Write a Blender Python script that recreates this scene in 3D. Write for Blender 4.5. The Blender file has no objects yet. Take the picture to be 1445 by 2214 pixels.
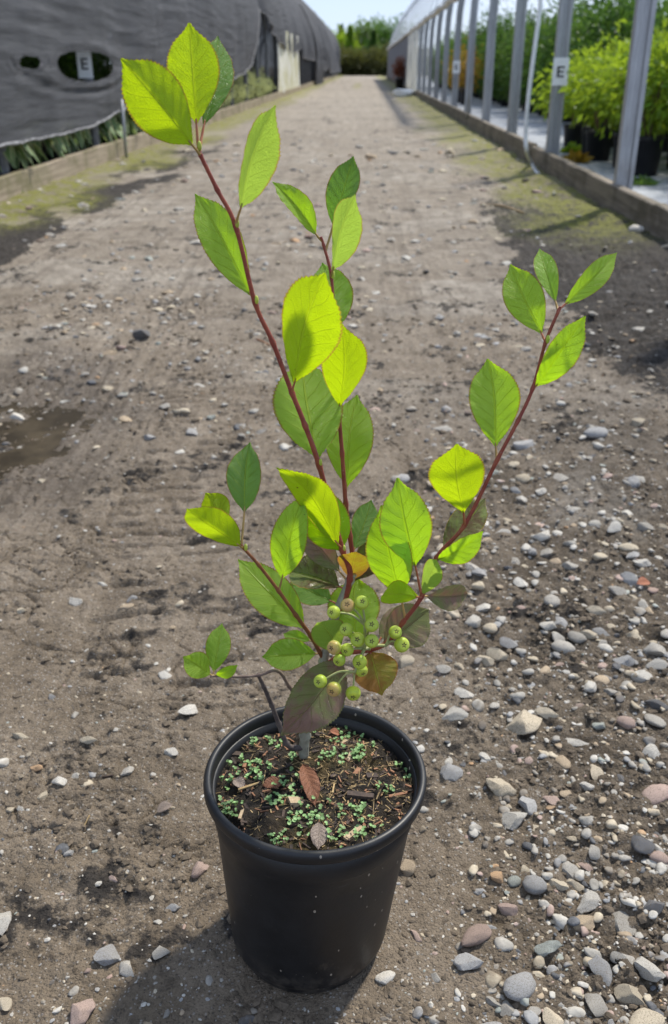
import bpy, bmesh, math, random
import numpy as np
from mathutils import Vector, Matrix

sc = bpy.context.scene
R = math.radians
# ------------------------------------------------------------------ camera
FPX, CX, CY = 2000.0, 722.5, 1107.0            # focal length and centre in photo pixels
PITCH = math.atan((CY - 143.0) / FPX)
YAW = math.atan((790.0 - CX) / FPX * math.cos(PITCH))
CAM_H = 0.81
cam_d = bpy.data.cameras.new('camera'); cam = bpy.data.objects.new('camera', cam_d)
sc.collection.objects.link(cam); sc.camera = cam
cam.location = (0, 0, CAM_H); cam.rotation_euler = (R(90) - PITCH, 0, YAW)
cam_d.sensor_fit = 'VERTICAL'; cam_d.sensor_height = 24.0
cam_d.lens = 24.0 * FPX / 2214.0
cam_d.clip_start = 0.05; cam_d.clip_end = 2000
cam_d.dof.use_dof = True; cam_d.dof.focus_distance = 0.80; cam_d.dof.aperture_fstop = 6.2
# ------------------------------------------------------------------ light
SUN_DIR = Vector((0.098, 0.121, 0.215)).normalized()     # towards the sun
SUN_EL = math.asin(SUN_DIR.z); SUN_AZ = math.atan2(SUN_DIR.x, SUN_DIR.y)
world = bpy.data.worlds.new('World'); sc.world = world; world.use_nodes = True
wn = world.node_tree; bg = wn.nodes['Background']
sky = wn.nodes.new('ShaderNodeTexSky'); sky.sky_type = 'NISHITA'; sky.sun_disc = False
sky.sun_elevation = SUN_EL; sky.sun_rotation = SUN_AZ; sky.air_density = 1.0; sky.dust_density = 0.1; sky.ozone_density = 3.0
haze_mix = wn.nodes.new('ShaderNodeMix'); haze_mix.data_type = 'RGBA'; haze_mix.inputs[0].default_value = 0.92      # thin even overcast veil over a blue sky
haze_mix.inputs[7].default_value = (1.70, 2.04, 2.72, 1); wn.links.new(sky.outputs[0], haze_mix.inputs[6]); wn.links.new(haze_mix.outputs[2], bg.inputs[0]); bg.inputs[1].default_value = 0.145
sun_d = bpy.data.lights.new('sun', 'SUN'); sun = bpy.data.objects.new('sun', sun_d); sc.collection.objects.link(sun)
sun_d.energy = 2.05; sun_d.angle = R(3.5); sun_d.color = (1.0, 0.94, 0.83)
sun.rotation_euler = SUN_DIR.to_track_quat('Z', 'Y').to_euler(); sun.location = (3, 4, 8)
sc.view_settings.view_transform = 'Standard'; sc.view_settings.look = 'None'
sc.view_settings.gamma = 1.0; sc.view_settings.exposure = 1.34
sc.cycles.max_bounces = 7; sc.cycles.transparent_max_bounces = 12

# ------------------------------------------------------------------ helpers
rng = np.random.default_rng(7); random.seed(7)
CAM = np.array([0, 0, CAM_H])
_fw = np.array([-math.sin(YAW)*math.cos(PITCH), math.cos(YAW)*math.cos(PITCH), -math.sin(PITCH)])
_rt = np.array([math.cos(YAW), math.sin(YAW), 0.0]); _up = np.cross(_rt, _fw)
def ray(x, y): return _fw + _rt*(x-CX)/FPX - _up*(y-CY)/FPX
def onZ(x, y, z=0.0): d = ray(x, y); return CAM + d*((z-CAM_H)/d[2])
def onY(x, y, Y): d = ray(x, y); return CAM + d*(Y/d[1])
def onX(x, y, X): d = ray(x, y); return CAM + d*(X/d[0])

def link(o, parent=None):
    sc.collection.objects.link(o)
    if parent is not None: o.parent = parent
    return o
def tag(o, label=None, cat=None, group=None, kind=None):
    for k, v in (('label', label), ('category', cat), ('group', group), ('kind', kind)):
        if v: o[k] = v
    return o
def empty(name, loc=(0, 0, 0), label=None, cat=None, group=None):
    o = bpy.data.objects.new(name, None); o.location = loc; o.empty_display_size = .1
    link(o); return tag(o, label, cat, group)
def mesh_np(name, V, F, mats=(), smooth=True, mi=None, uv=None):
    """V (n,3); F (m,k) with constant k, or a list of such arrays"""
    V = np.asarray(V, np.float32); Fs = F if (isinstance(F, list) and isinstance(F[0], np.ndarray)) else [np.asarray(F, np.int32)]
    me = bpy.data.meshes.new(name)
    nl = sum(f.size for f in Fs); nf = sum(len(f) for f in Fs)
    me.vertices.add(len(V)); me.vertices.foreach_set('co', V.ravel())
    me.loops.add(nl); li = np.concatenate([f.ravel() for f in Fs]).astype(np.int32)
    me.loops.foreach_set('vertex_index', li)
    me.polygons.add(nf)
    tot = np.concatenate([np.full(len(f), f.shape[1], np.int32) for f in Fs])
    st = np.concatenate([[0], np.cumsum(tot)[:-1]]).astype(np.int32)
    me.polygons.foreach_set('loop_start', st); me.polygons.foreach_set('loop_total', tot)
    if mi is not None: me.polygons.foreach_set('material_index', np.asarray(mi, np.int32))
    for m in mats: me.materials.append(m)
    if uv is not None:
        l = me.uv_layers.new(name='UVMap'); l.data.foreach_set('uv', np.asarray(uv, np.float32)[li].ravel())
    me.update(calc_edges=True)
    me.polygons.foreach_set('use_smooth', np.full(nf, smooth)); me.validate()
    return me
def obj(name, me, parent=None, loc=None):
    o = bpy.data.objects.new(name, me); link(o, parent)
    if loc is not None: o.location = loc
    return o
def grid_faces(nr, nc, keep=None):
    a = np.arange(nr*nc).reshape(nr, nc)
    return np.stack([a[:-1, :-1], a[:-1, 1:], a[1:, 1:], a[1:, :-1]], -1).reshape(-1, 4)
BOXF = np.array([[0,3,2,1],[4,5,6,7],[0,1,5,4],[1,2,6,5],[2,3,7,6],[3,0,4,7]])
class MB:
    def __init__(s): s.V = []; s.F = []; s.n = 0
    def add(s, V, F):
        s.V.append(np.asarray(V, float)); s.F.append(np.asarray(F) + s.n); s.n += len(V); return s
    def box(s, x0, x1, y0, y1, z0, z1):
        return s.add([[x0,y0,z0],[x1,y0,z0],[x1,y1,z0],[x0,y1,z0],[x0,y0,z1],[x1,y0,z1],[x1,y1,z1],[x0,y1,z1]], BOXF)
    def tube(s, pts, rad, n=8, cap=True):
        P = np.asarray(pts, float); m = len(P); rad = np.broadcast_to(np.asarray(rad, float), (m,))
        T = np.gradient(P, axis=0); T /= np.linalg.norm(T, axis=1)[:, None] + 1e-12
        ref = np.array([0, 0, 1.]) if abs(T[0][2]) < .9 else np.array([1., 0, 0])
        u = np.cross(T[0], ref); u /= np.linalg.norm(u); V = []
        for i in range(m):
            u = u - T[i]*(u@T[i]); u /= np.linalg.norm(u); w = np.cross(T[i], u)
            a = np.arange(n)*2*math.pi/n
            V.append(P[i] + rad[i]*(np.cos(a)[:, None]*u + np.sin(a)[:, None]*w))
        V = np.concatenate(V); F = []
        for i in range(m-1):
            for k in range(n):
                k2 = (k+1) % n; F.append([i*n+k, i*n+k2, (i+1)*n+k2, (i+1)*n+k])
        if cap:
            c0 = len(V); V = np.vstack([V, P[0], P[-1]])
            for k in range(n):
                k2 = (k+1) % n; F.append([c0, k2, k, k]); F.append([c0+1, (m-1)*n+k, (m-1)*n+k2, (m-1)*n+k2])
        return s.add(V, F)
    def mesh(s, name, mat, smooth=True, **k):
        V = np.concatenate(s.V); F = np.concatenate(s.F)
        tri = F[:, 2] == F[:, 3]
        Fs = [F[~tri]] + ([F[tri][:, :3]] if tri.any() else [])
        Fs = [f for f in Fs if len(f)]
        return mesh_np(name, V, Fs, mat if isinstance(mat, (list, tuple)) else [mat], smooth, **k)
def catmull(P, n=8):
    P = np.asarray(P, float); Q = np.vstack([2*P[0]-P[1], P, 2*P[-1]-P[-2]]); out = []
    for i in range(1, len(Q)-2):
        for t in np.linspace(0, 1, n, endpoint=False):
            a, b, c, d = Q[i-1], Q[i], Q[i+1], Q[i+2]
            out.append(.5*((2*b) + (-a+c)*t + (2*a-5*b+4*c-d)*t*t + (-a+3*b-3*c+d)*t**3))
    out.append(P[-1]); return np.array(out)
# numpy noise
_perm = np.random.default_rng(3).permutation(512)
_grad = np.random.default_rng(4).uniform(0, 2*math.pi, 512); _gx, _gy = np.cos(_grad), np.sin(_grad)
def noise(x, y, seed=0):
    x = np.asarray(x, float); y = np.asarray(y, float)
    xi = np.floor(x).astype(int); yi = np.floor(y).astype(int); xf = x-xi; yf = y-yi
    def h(i, j): return _perm[(_perm[(i+seed*17) & 511] + j) & 511]
    def g(i, j, dx, dy): k = h(i, j); return _gx[k]*dx + _gy[k]*dy
    u = xf*xf*xf*(xf*(xf*6-15)+10); v = yf*yf*yf*(yf*(yf*6-15)+10)
    a = g(xi, yi, xf, yf); b = g(xi+1, yi, xf-1, yf); c = g(xi, yi+1, xf, yf-1); d = g(xi+1, yi+1, xf-1, yf-1)
    return 1.5*((a*(1-u)+b*u)*(1-v) + (c*(1-u)+d*u)*v)
def fbm(x, y, o=4, seed=0, gain=.5):
    s = 0; a = 1
    for i in range(o): s = s + a*noise(x*2**i, y*2**i, seed+i); a *= gain
    return s
def cells(x, y, seed=0):
    xi = np.floor(x).astype(int); yi = np.floor(y).astype(int)
    f1 = np.full(np.shape(x), 9.); f2 = f1.copy()
    for dx in (-1, 0, 1):
        for dy in (-1, 0, 1):
            k = _perm[(_perm[(xi+dx+seed*31) & 511] + yi+dy) & 511]
            px = xi+dx + .5+.42*_gx[k]; py = yi+dy + .5+.42*_gy[k]
            d = np.hypot(px-x, py-y); f2 = np.minimum(f2, np.maximum(f1, d)); f1 = np.minimum(f1, d)
    return f1, f2
def sstep(a, b, x): t = np.clip((x-a)/(b-a), 0, 1); return t*t*(3-2*t)
def lerp(a, b, t): return a*(1-t)+b*t

# ------------------------------------------------------------------ materials
class NT:
    def __init__(s, name):
        s.m = bpy.data.materials.new(name); s.m.use_nodes = True; s.t = s.m.node_tree
        s.p = s.t.nodes['Principled BSDF']; s.out = s.t.nodes['Material Output']
    def n(s, typ, ins=None, **kw):
        nd = s.t.nodes.new('ShaderNode'+typ)
        for k, v in kw.items(): setattr(nd, k, v)
        for k, v in (ins or {}).items(): s.set(nd, k, v)
        return nd
    def set(s, nd, k, v):
        i = nd.inputs[k]
        if isinstance(v, bpy.types.NodeSocket): s.t.links.new(v, i)
        elif isinstance(v, bpy.types.Node): s.t.links.new(v.outputs[0], i)
        else:
            if isinstance(v, (tuple, list)) and len(v) == 3 and i.type == 'RGBA': v = (*v, 1)
            i.default_value = v
    def mix(s, f, a, b, blend='MIX'):
        nd = s.n('Mix', data_type='RGBA', blend_type=blend)
        s.set(nd, 0, f); s.set(nd, 6, a); s.set(nd, 7, b); return nd.outputs[2]
    def math(s, op, a, b=0.0, clamp=False):
        nd = s.n('Math', operation=op, use_clamp=clamp); s.set(nd, 0, a); s.set(nd, 1, b); return nd.outputs[0]
    def noise(s, scale, detail=4, rough=.55, vec=None, dist=0.0):
        nd = s.n('TexNoise', {'Scale': scale, 'Detail': detail, 'Roughness': rough, 'Distortion': dist})
        if vec is not None: s.set(nd, 'Vector', vec)
        return nd.outputs[0]
    def ramp(s, f, a, b): 
        nd = s.n('MapRange', {1: a, 2: b}, interpolation_type='SMOOTHSTEP'); s.set(nd, 0, f); return nd.outputs[0]
    def geo(s): return s.n('NewGeometry').outputs['Position']
    def objc(s): return s.n('TexCoord').outputs['Object']
    def bump(s, h, strength=.3, dist=.01):
        b = s.n('Bump', {'Strength': strength, 'Distance': dist}); s.set(b, 'Height', h); return b.outputs[0]
    def P(s, **k):
        for a, v in k.items(): s.set(s.p, {'color': 'Base Color', 'rough': 'Roughness', 'spec': 'Specular IOR Level', 'normal': 'Normal', 'metal': 'Metallic', 'alpha': 'Alpha'}[a], v)
        return s
    def attr(s, name): return s.n('Attribute', attribute_name=name).outputs['Fac']

def simple(name, col, rough=.6, var=.25, scale=30., bump=0., metal=0., spec=.4, bscale=None):
    t = NT(name); v = t.objc(); n = t.noise(scale, 5, .6, v)
    d = tuple(c*(1-var) for c in col); b = tuple(min(1, c*(1+var)) for c in col)
    t.P(color=t.mix(t.ramp(n, .3, .7), d, b), rough=rough, metal=metal, spec=spec)
    if bump: t.P(normal=t.bump(t.noise(bscale or scale*2, 5, .65, v), bump, .01))
    return t.m

def road_material():
    t = NT('gravelly_mud'); g = t.geo()
    n1 = t.noise(1.3, 6, .6, g); n2 = t.noise(9, 6, .65, g); n3 = t.noise(70, 5, .7, g); n4 = t.noise(420, 3, .7, g)
    c = t.mix(t.ramp(n2, .3, .72), (.150, .114, .076), (.250, .198, .142))
    c = t.mix(t.math('MULTIPLY', t.ramp(n1, .35, .7), .5), c, (.28, .228, .172))
    dry = t.attr('dry'); c = t.mix(dry, c, t.mix(t.ramp(n2, .3, .7), (.225, .19, .15), (.40, .355, .295)))  # drier far gravel, with the paleness of grazing light painted in
    # grit: tiny pale and dark grains
    vo = t.n('TexVoronoi', {'Scale': 330., 'Randomness': 1.}); t.set(vo, 'Vector', g)
    sel = t.n('SeparateColor', {0: vo.outputs['Color']})
    grain = t.math('MULTIPLY', t.math('GREATER_THAN', sel.outputs[0], .80), t.math('LESS_THAN', vo.outputs['Distance'], .42))
    gc = t.mix(sel.outputs[1], (.30, .26, .22), (.46, .43, .39))
    c = t.mix(t.math('MULTIPLY', grain, .7), c, gc)
    dk = t.math('MULTIPLY', t.math('LESS_THAN', sel.outputs[0], .13), t.math('LESS_THAN', vo.outputs['Distance'], .40))
    c = t.mix(t.math('MULTIPLY', dk, .55), c, (.05, .045, .04))
    c = t.mix(t.math('MULTIPLY', t.ramp(n3, .52, .70), .8), c, (.085, .064, .045)); c = t.mix(t.math('MULTIPLY', t.ramp(t.noise(.55, 4, .6, g), .46, .66), t.math('MULTIPLY', dry, .35)), c, (.17, .145, .115))  # first mix: dark noise flecks painted in for shadows among crumbs
    nm_ = t.noise(24, 6, .7, g); mud = t.attr('mud'); mud = t.ramp(t.math('ADD', t.math('MULTIPLY', mud, .8), t.math('MULTIPLY', t.math('SUBTRACT', nm_, .5), 2.2)), .30, .60); mud = t.math('MULTIPLY', mud, t.ramp(t.attr('mud'), .02, .25)); c = t.mix(mud, c, t.mix(t.ramp(n3, .3, .7), (.018, .015, .013), (.060, .050, .041)))
    c = t.mix(t.math('MULTIPLY', t.attr('damp'), .85), c, t.mix(1.0, c, (.50, .49, .48), 'MULTIPLY'))
    sk = t.noise(1., 5, .65, t.n('Mapping', {'Vector': g, 'Scale': (17., .9, 1.)}).outputs[0]); c = t.mix(t.math('MULTIPLY', t.ramp(sk, .46, .68), .45), c, t.mix(1.0, c, (.55, .53, .51), 'MULTIPLY'))
    moss = t.attr('moss'); mm = t.math('MULTIPLY', moss, t.ramp(t.math('ADD', t.noise(9, 6, .75, g), t.math('MULTIPLY', t.math('SUBTRACT', t.noise(55, 5, .7, g), .5), .7)), .38, .56), True)
    c = t.mix(mm, c, t.mix(t.ramp(n3, .3, .7), (.10, .105, .018), (.25, .25, .035)))
    wet = t.attr('wet'); c = t.mix(t.math('MULTIPLY', wet, .6), c, t.mix(1.0, c, (.42, .40, .38), 'MULTIPLY'))
    r = t.math('SUBTRACT', .92, t.math('MULTIPLY', wet, .55)); r = t.math('SUBTRACT', r, t.math('MULTIPLY', t.ramp(n2, .5, .8), .12))
    b1 = t.bump(t.math('ADD', n3, t.math('MULTIPLY', n4, .6)), .85, .009)
    bb = t.n('Bump', {'Strength': .7, 'Distance': .0018}); t.set(bb, 'Height', t.math('SUBTRACT', 1.0, vo.outputs['Distance'])); t.set(bb, 'Normal', b1)
    t.P(color=c, rough=r, spec=.35, normal=bb.outputs[0]); return t.m
def stone_material(name, col, col2):
    t = NT('stone_'+name); v = t.objc(); oi = t.n('ObjectInfo')
    vv = t.n('VectorMath', {0: v}, operation='ADD'); t.set(vv, 1, oi.outputs['Location'])
    n = t.noise(38, 6, .65, vv.outputs[0]); n2 = t.noise(300, 4, .7, vv.outputs[0]); n3 = t.noise(14, 4, .6, vv.outputs[0], .6)
    c = t.mix(t.ramp(n, .3, .7), col, col2)
    hs = t.n('HueSaturation', {'Color': c}); t.set(hs, 'Value', t.math('ADD', .78, t.math('MULTIPLY', oi.outputs['Random'], .4)))
    c = t.mix(t.math('MULTIPLY', t.ramp(n2, .56, .72), .5), hs.outputs[0], tuple(x*.45 for x in col))
    c = t.mix(t.math('MULTIPLY', t.ramp(n2, .44, .30), .35), c, tuple(min(.75, x*1.5) for x in col2))
    c = t.mix(t.math('MULTIPLY', t.ramp(n3, .48, .66), .8), c, (.15, .12, .088))     # dried mud film
    t.P(color=c, rough=.82, spec=.3, normal=t.bump(t.math('ADD', n, t.math('MULTIPLY', n2, .4)), .5, .004)); return t.m
STONE = {k: stone_material(k, *v) for k, v in dict(
    cream=((.42, .35, .25), (.58, .50, .38)), white=((.46, .43, .375), (.62, .585, .52)), grey=((.31, .29, .255), (.46, .43, .38)),
    bluegrey=((.255, .25, .245), (.40, .395, .385)), dark=((.07, .07, .072), (.17, .172, .18)), tan=((.36, .27, .18), (.50, .40, .28)),
    pink=((.34, .235, .19), (.47, .36, .31)), orange=((.42, .24, .12), (.52, .36, .22)), salmon=((.33, .235, .19), (.40, .30, .25)),
    greenish=((.27, .29, .26), (.39, .41, .37))).items()}

def leaf_material(name, up, under, trans, edge=(.30, .14, .03), blot=None, blot_amt=0., tmix=.5, gloss=.33, vein=(.44, .56, .07), teeth=True):
    t = NT('leaf_'+name); uv = t.n('UVMap').outputs[0]; s = t.n('SeparateXYZ', {0: uv}); u, v = s.outputs[0], s.outputs[1]
    au = t.math('ABSOLUTE', t.math('SUBTRACT', u, .5))                        # 0 at the midrib, .5 at the margin
    oi = t.n('ObjectInfo'); oc = t.objc()
    mid = t.ramp(au, .022, .008)
    ph = t.math('SUBTRACT', t.math('MULTIPLY', v, 7.5), t.math('MULTIPLY', t.math('POWER', au, .85), 3.3))
    ph = t.math('ADD', ph, t.math('MULTIPLY', t.noise(60, 2, .5, oc), .5))
    fr = t.math('ABSOLUTE', t.math('SUBTRACT', t.math('FRACT', ph), .5))
    lat = t.math('MULTIPLY', t.ramp(fr, .045, .012), t.ramp(au, .46, .3))
    vo = t.n('TexVoronoi', {'Scale': 620.}, feature='DISTANCE_TO_EDGE'); t.set(vo, 'Vector', oc)
    net = t.ramp(vo.outputs[0], .11, .02)
    bf = t.n('NewGeometry').outputs['Backfacing']
    n = t.noise(45, 4, .6, oc)
    c = t.mix(bf, up, under)
    hs = t.n('HueSaturation', {'Color': c}); t.set(hs, 'Value', t.math('ADD', .82, t.math('MULTIPLY', oi.outputs['Random'], .34))); c = hs.outputs[0]
    c = t.mix(t.math('MULTIPLY', t.ramp(n, .4, .75), .3), c, tuple(x*.7 for x in up))
    tc = t.mix(t.math('MULTIPLY', t.ramp(n, .4, .75), .25), trans, tuple(x*.7 for x in trans))
    veins = t.math('MAXIMUM', mid, t.math('MULTIPLY', lat, .85)); veins = t.math('MAXIMUM', veins, t.math('MULTIPLY', net, .12))
    c = t.mix(t.math('MULTIPLY', veins, .75), c, vein); tc = t.mix(t.math('MULTIPLY', veins, .3), tc, tuple(x*.65 for x in trans))
    if blot:
        b = t.math('MULTIPLY', t.ramp(t.noise(26, 5, .7, oc), .40, .60), blot_amt); b = t.math('MULTIPLY', b, t.math('SUBTRACT', 1., t.math('MULTIPLY', mid, .6)))
        c = t.mix(b, c, blot); tc = t.mix(b, tc, tuple(x*1.2 for x in blot))
    sp = t.math('MULTIPLY', t.ramp(t.noise(150, 3, .6, oc), .70, .74), t.ramp(t.noise(35, 2, .5, oc), .50, .60)); c = t.mix(sp, c, (.06, .035, .012)); tc = t.mix(sp, tc, (.08, .04, .01))
    e = t.math('MULTIPLY', t.ramp(au, .462, .495), .8); c = t.mix(e, c, edge); tc = t.mix(e, tc, tuple(min(1, x*1.5) for x in edge))
    hgt = t.math('ADD', t.math('MULTIPLY', lat, -1.), t.math('ADD', t.math('MULTIPLY', mid, -1.5), t.math('MULTIPLY', n, .5)))
    hgt = t.math('ADD', hgt, t.math('MULTIPLY', net, -.35))
    nm = t.bump(hgt, .8, .0016)
    t.P(color=c, rough=gloss, spec=.22, normal=nm)
    tr = t.n('BsdfTranslucent', {'Color': tc, 'Normal': nm})
    mx = t.n('MixShader', {0: tmix}); t.t.links.new(t.p.outputs[0], mx.inputs[1]); t.t.links.new(tr.outputs[0], mx.inputs[2])
    t.t.links.new(mx.outputs[0], t.out.inputs[0]); return t.m
LEAF = dict(
    green=leaf_material('green', (.150, .400, .010), (.27, .42, .10), (.42, .80, .006), tmix=.55),
    lime=leaf_material('lime', (.20, .47, .008), (.30, .46, .09), (.54, .90, .004)),
    yellow=leaf_material('yellow', (.22, .38, .025), (.33, .45, .10), (.64, .86, .006)),
    dark=leaf_material('dark', (.085, .25, .014), (.20, .33, .10), (.24, .52, .015), tmix=.42),
    pale=leaf_material('pale', (.14, .28, .05), (.36, .46, .22), (.50, .72, .08), tmix=.45),
    mottled=leaf_material('mottled', (.10, .20, .025), (.20, .24, .09), (.30, .40, .02), blot=(.11, .055, .035), blot_amt=.85, tmix=.33, edge=(.30, .2, .03)),
    purple=leaf_material('purple', (.25, .095, .092), (.26, .19, .15), (.42, .15, .08), blot=(.20, .27, .07), blot_amt=.7, tmix=.28, gloss=.34, edge=(.16, .17, .05), vein=(.24, .24, .10)),
    autumn=leaf_material('autumn', (.19, .20, .025), (.30, .28, .08), (.66, .55, .02), blot=(.36, .14, .035), blot_amt=.8, tmix=.42, edge=(.38, .14, .04)))
def foliage_material(name, up, trans, tmix=.4, rough=.5):
    t = NT('foliage_'+name); ri = t.n('NewGeometry'); oi = t.n('ObjectInfo')
    r = t.n('HueSaturation', {'Color': up}); t.set(r, 'Value', t.math('ADD', .6, t.math('MULTIPLY', ri.outputs['Random Per Island'], .85)))
    t.set(r, 'Hue', t.math('ADD', .485, t.math('MULTIPLY', oi.outputs['Random'], .03)))
    t.P(color=r.outputs[0], rough=rough, spec=.35)
    tr = t.n('BsdfTranslucent', {'Color': trans}); mx = t.n('MixShader', {0: tmix})
    t.t.links.new(t.p.outputs[0], mx.inputs[1]); t.t.links.new(tr.outputs[0], mx.inputs[2]); t.t.links.new(mx.outputs[0], t.out.inputs[0]); return t.m
FOL = dict(lime=foliage_material('lime', (.15, .26, .025), (.38, .52, .03)), dark=foliage_material('dark', (.045, .105, .026), (.12, .24, .03)),
           mid=foliage_material('mid', (.07, .14, .03), (.18, .30, .04)), olive=foliage_material('olive', (.075, .085, .028), (.14, .15, .03)),
           blue=foliage_material('blue', (.055, .085, .075), (.08, .12, .08)), rust=foliage_material('rust', (.22, .075, .035), (.30, .10, .04)),
           gold=foliage_material('gold', (.30, .18, .02), (.45, .28, .03)), cream=foliage_material('cream', (.34, .38, .20), (.42, .46, .2)),
           hosta=foliage_material('hosta', (.11, .19, .07), (.2, .32, .08)))
def film_material(name, col, transp, trans, rough=.35):
    t = NT(name); n = t.noise(3., 4, .6, t.geo())
    t.P(color=t.mix(t.ramp(n, .3, .7), tuple(c*.85 for c in col), col), rough=rough, spec=.4)
    tl = t.n('BsdfTranslucent', {'Color': col}); tp = t.n('BsdfTransparent')
    m1 = t.n('MixShader', {0: trans}); t.t.links.new(t.p.outputs[0], m1.inputs[1]); t.t.links.new(tl.outputs[0], m1.inputs[2])
    m2 = t.n('MixShader', {0: transp}); t.t.links.new(m1.outputs[0], m2.inputs[1]); t.t.links.new(tp.outputs[0], m2.inputs[2])
    t.t.links.new(m2.outputs[0], t.out.inputs[0]); return t.m
def cloth_material():
    t = NT('shade_cloth'); g = t.geo()
    mp = t.n('Mapping', {'Vector': g, 'Scale': (1., .35, 6.)}); n = t.noise(7., 6, .65, mp.outputs[0]); n2 = t.noise(1.2, 3, .5, g); n3 = t.noise(90, 3, .6, mp.outputs[0])
    c = t.mix(t.ramp(n, .3, .7), (.080, .082, .090), (.118, .121, .132)); c = t.mix(t.ramp(n2, .45, .75), c, (.105, .108, .12))
    t.P(color=c, rough=.75, spec=.3, normal=t.bump(t.math('ADD', n, t.math('MULTIPLY', n3, .3)), .6, .02))
    tl = t.n('BsdfTranslucent', {'Color': (.06, .06, .065)}); m1 = t.n('MixShader', {0: .2})
    t.t.links.new(t.p.outputs[0], m1.inputs[1]); t.t.links.new(tl.outputs[0], m1.inputs[2])
    tp = t.n('BsdfTransparent'); m2 = t.n('MixShader', {0: t.math('ADD', .04, t.math('MULTIPLY', t.ramp(n2, .4, .7), .06))})
    t.t.links.new(m1.outputs[0], m2.inputs[1]); t.t.links.new(tp.outputs[0], m2.inputs[2]); t.t.links.new(m2.outputs[0], t.out.inputs[0]); return t.m
def pot_material():
    t = NT('black_plastic'); v = t.objc(); n = t.noise(25, 5, .6, v)
    vo = t.n('TexVoronoi', {'Scale': 150., 'Randomness': 1.}); t.set(vo, 'Vector', t.n('Mapping', {'Vector': v, 'Scale': (1, 1, .6)}).outputs[0])
    sl = t.n('SeparateColor', {0: vo.outputs['Color']})
    speck = t.math('MULTIPLY', t.math('GREATER_THAN', sl.outputs[0], .72), t.math('LESS_THAN', vo.outputs['Distance'], t.math('MULTIPLY', sl.outputs[1], .19)))
    zz = t.n('SeparateXYZ', {0: v}).outputs[2]
    dust = t.math('MULTIPLY', t.ramp(zz, .05, .0), t.ramp(t.noise(60, 5, .7, v), .42, .62))
    c = t.mix(t.ramp(n, .35, .75), (.008, .008, .009), (.014, .014, .0155))
    c = t.mix(t.math('MULTIPLY', dust, .55), c, (.12, .10, .08)); c = t.mix(t.math('MULTIPLY', speck, .75), c, (.36, .31, .25))
    sc_ = t.ramp(t.noise(6, 3, .5, t.n('Mapping', {'Vector': v, 'Scale': (3, 3, 14), 'Rotation': (.5, .6, 0)}).outputs[0]), .68, .78)
    c = t.mix(t.math('MULTIPLY', sc_, .4), c, (.07, .07, .075)); spl = t.math('MULTIPLY', t.ramp(t.noise(34, 5, .75, v), .60, .68), t.ramp(zz, .13, .0)); c = t.mix(t.math('MULTIPLY', spl, .5), c, (.10, .08, .06))
    t.P(color=c, rough=t.math('ADD', .36, t.math('MULTIPLY', n, .22)), spec=.5, normal=t.bump(t.noise(220, 3, .6, v), .12, .001)); return t.m
def bark_material(name, c1, c2, rough=.55, streak=(.35, .3, .25)):
    t = NT(name); v = t.objc(); n = t.noise(90, 5, .6, v); n2 = t.noise(600, 3, .6, v)
    c = t.mix(t.ramp(n, .3, .7), c1, c2); c = t.mix(t.math('MULTIPLY', t.ramp(n2, .64, .72), .5), c, streak)
    t.P(color=c, rough=rough, spec=.4, normal=t.bump(t.math('ADD', n, n2), .3, .001)); return t.m
def wood_material(name, c1, c2, stain):
    t = NT(name); g = t.geo(); mp = t.n('Mapping', {'Vector': g, 'Scale': (30., 1.2, 30.)}); n = t.noise(1.6, 6, .65, mp.outputs[0]); n2 = t.noise(3.5, 5, .65, g)
    c = t.mix(t.ramp(n, .3, .7), c1, c2); c = t.mix(t.math('MULTIPLY', t.ramp(n2, .42, .68), .75), c, stain)
    t.P(color=c, rough=.85, spec=.25, normal=t.bump(n, .5, .006)); return t.m
def steel_material():
    t = NT('galvanised_steel'); v = t.geo(); n = t.noise(9, 5, .7, t.n('Mapping', {'Vector': v, 'Scale': (14, 14, .6)}).outputs[0]); n2 = t.noise(2.2, 4, .6, v)
    c = t.mix(t.ramp(n, .3, .72), (.27, .28, .295), (.44, .45, .47)); c = t.mix(t.math('MULTIPLY', t.ramp(n2, .55, .75), .5), c, (.20, .19, .175))
    t.P(color=c, rough=.48, metal=.35, spec=.5, normal=t.bump(n, .12, .003)); return t.m
M_road = road_material(); M_cloth = cloth_material(); M_pot = pot_material(); M_steel = steel_material()
M_darksteel = simple('weathered_grey_steel', (.15, .155, .165), .55, .3, 12, metal=.3)
M_film = film_material('greenhouse_film', (.85, .87, .89), .74, .6)
M_filmw = film_material('white_plastic_wrap', (.74, .74, .70), .06, .35)
M_roll = simple('rolled_film', (.62, .60, .55), .5, .35, 5, .3)
M_corr = simple('corrugated_grey_sheet', (.22, .225, .25), .5, .2, 3)
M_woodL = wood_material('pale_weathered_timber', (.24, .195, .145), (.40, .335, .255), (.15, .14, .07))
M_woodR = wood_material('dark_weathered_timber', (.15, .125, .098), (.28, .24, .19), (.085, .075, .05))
M_white = simple('white_plastic', (.84, .85, .86), .45, .06, 20)
M_ink = simple('black_print', (.02, .02, .022), .6, .1, 20)
M_soil = None

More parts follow.
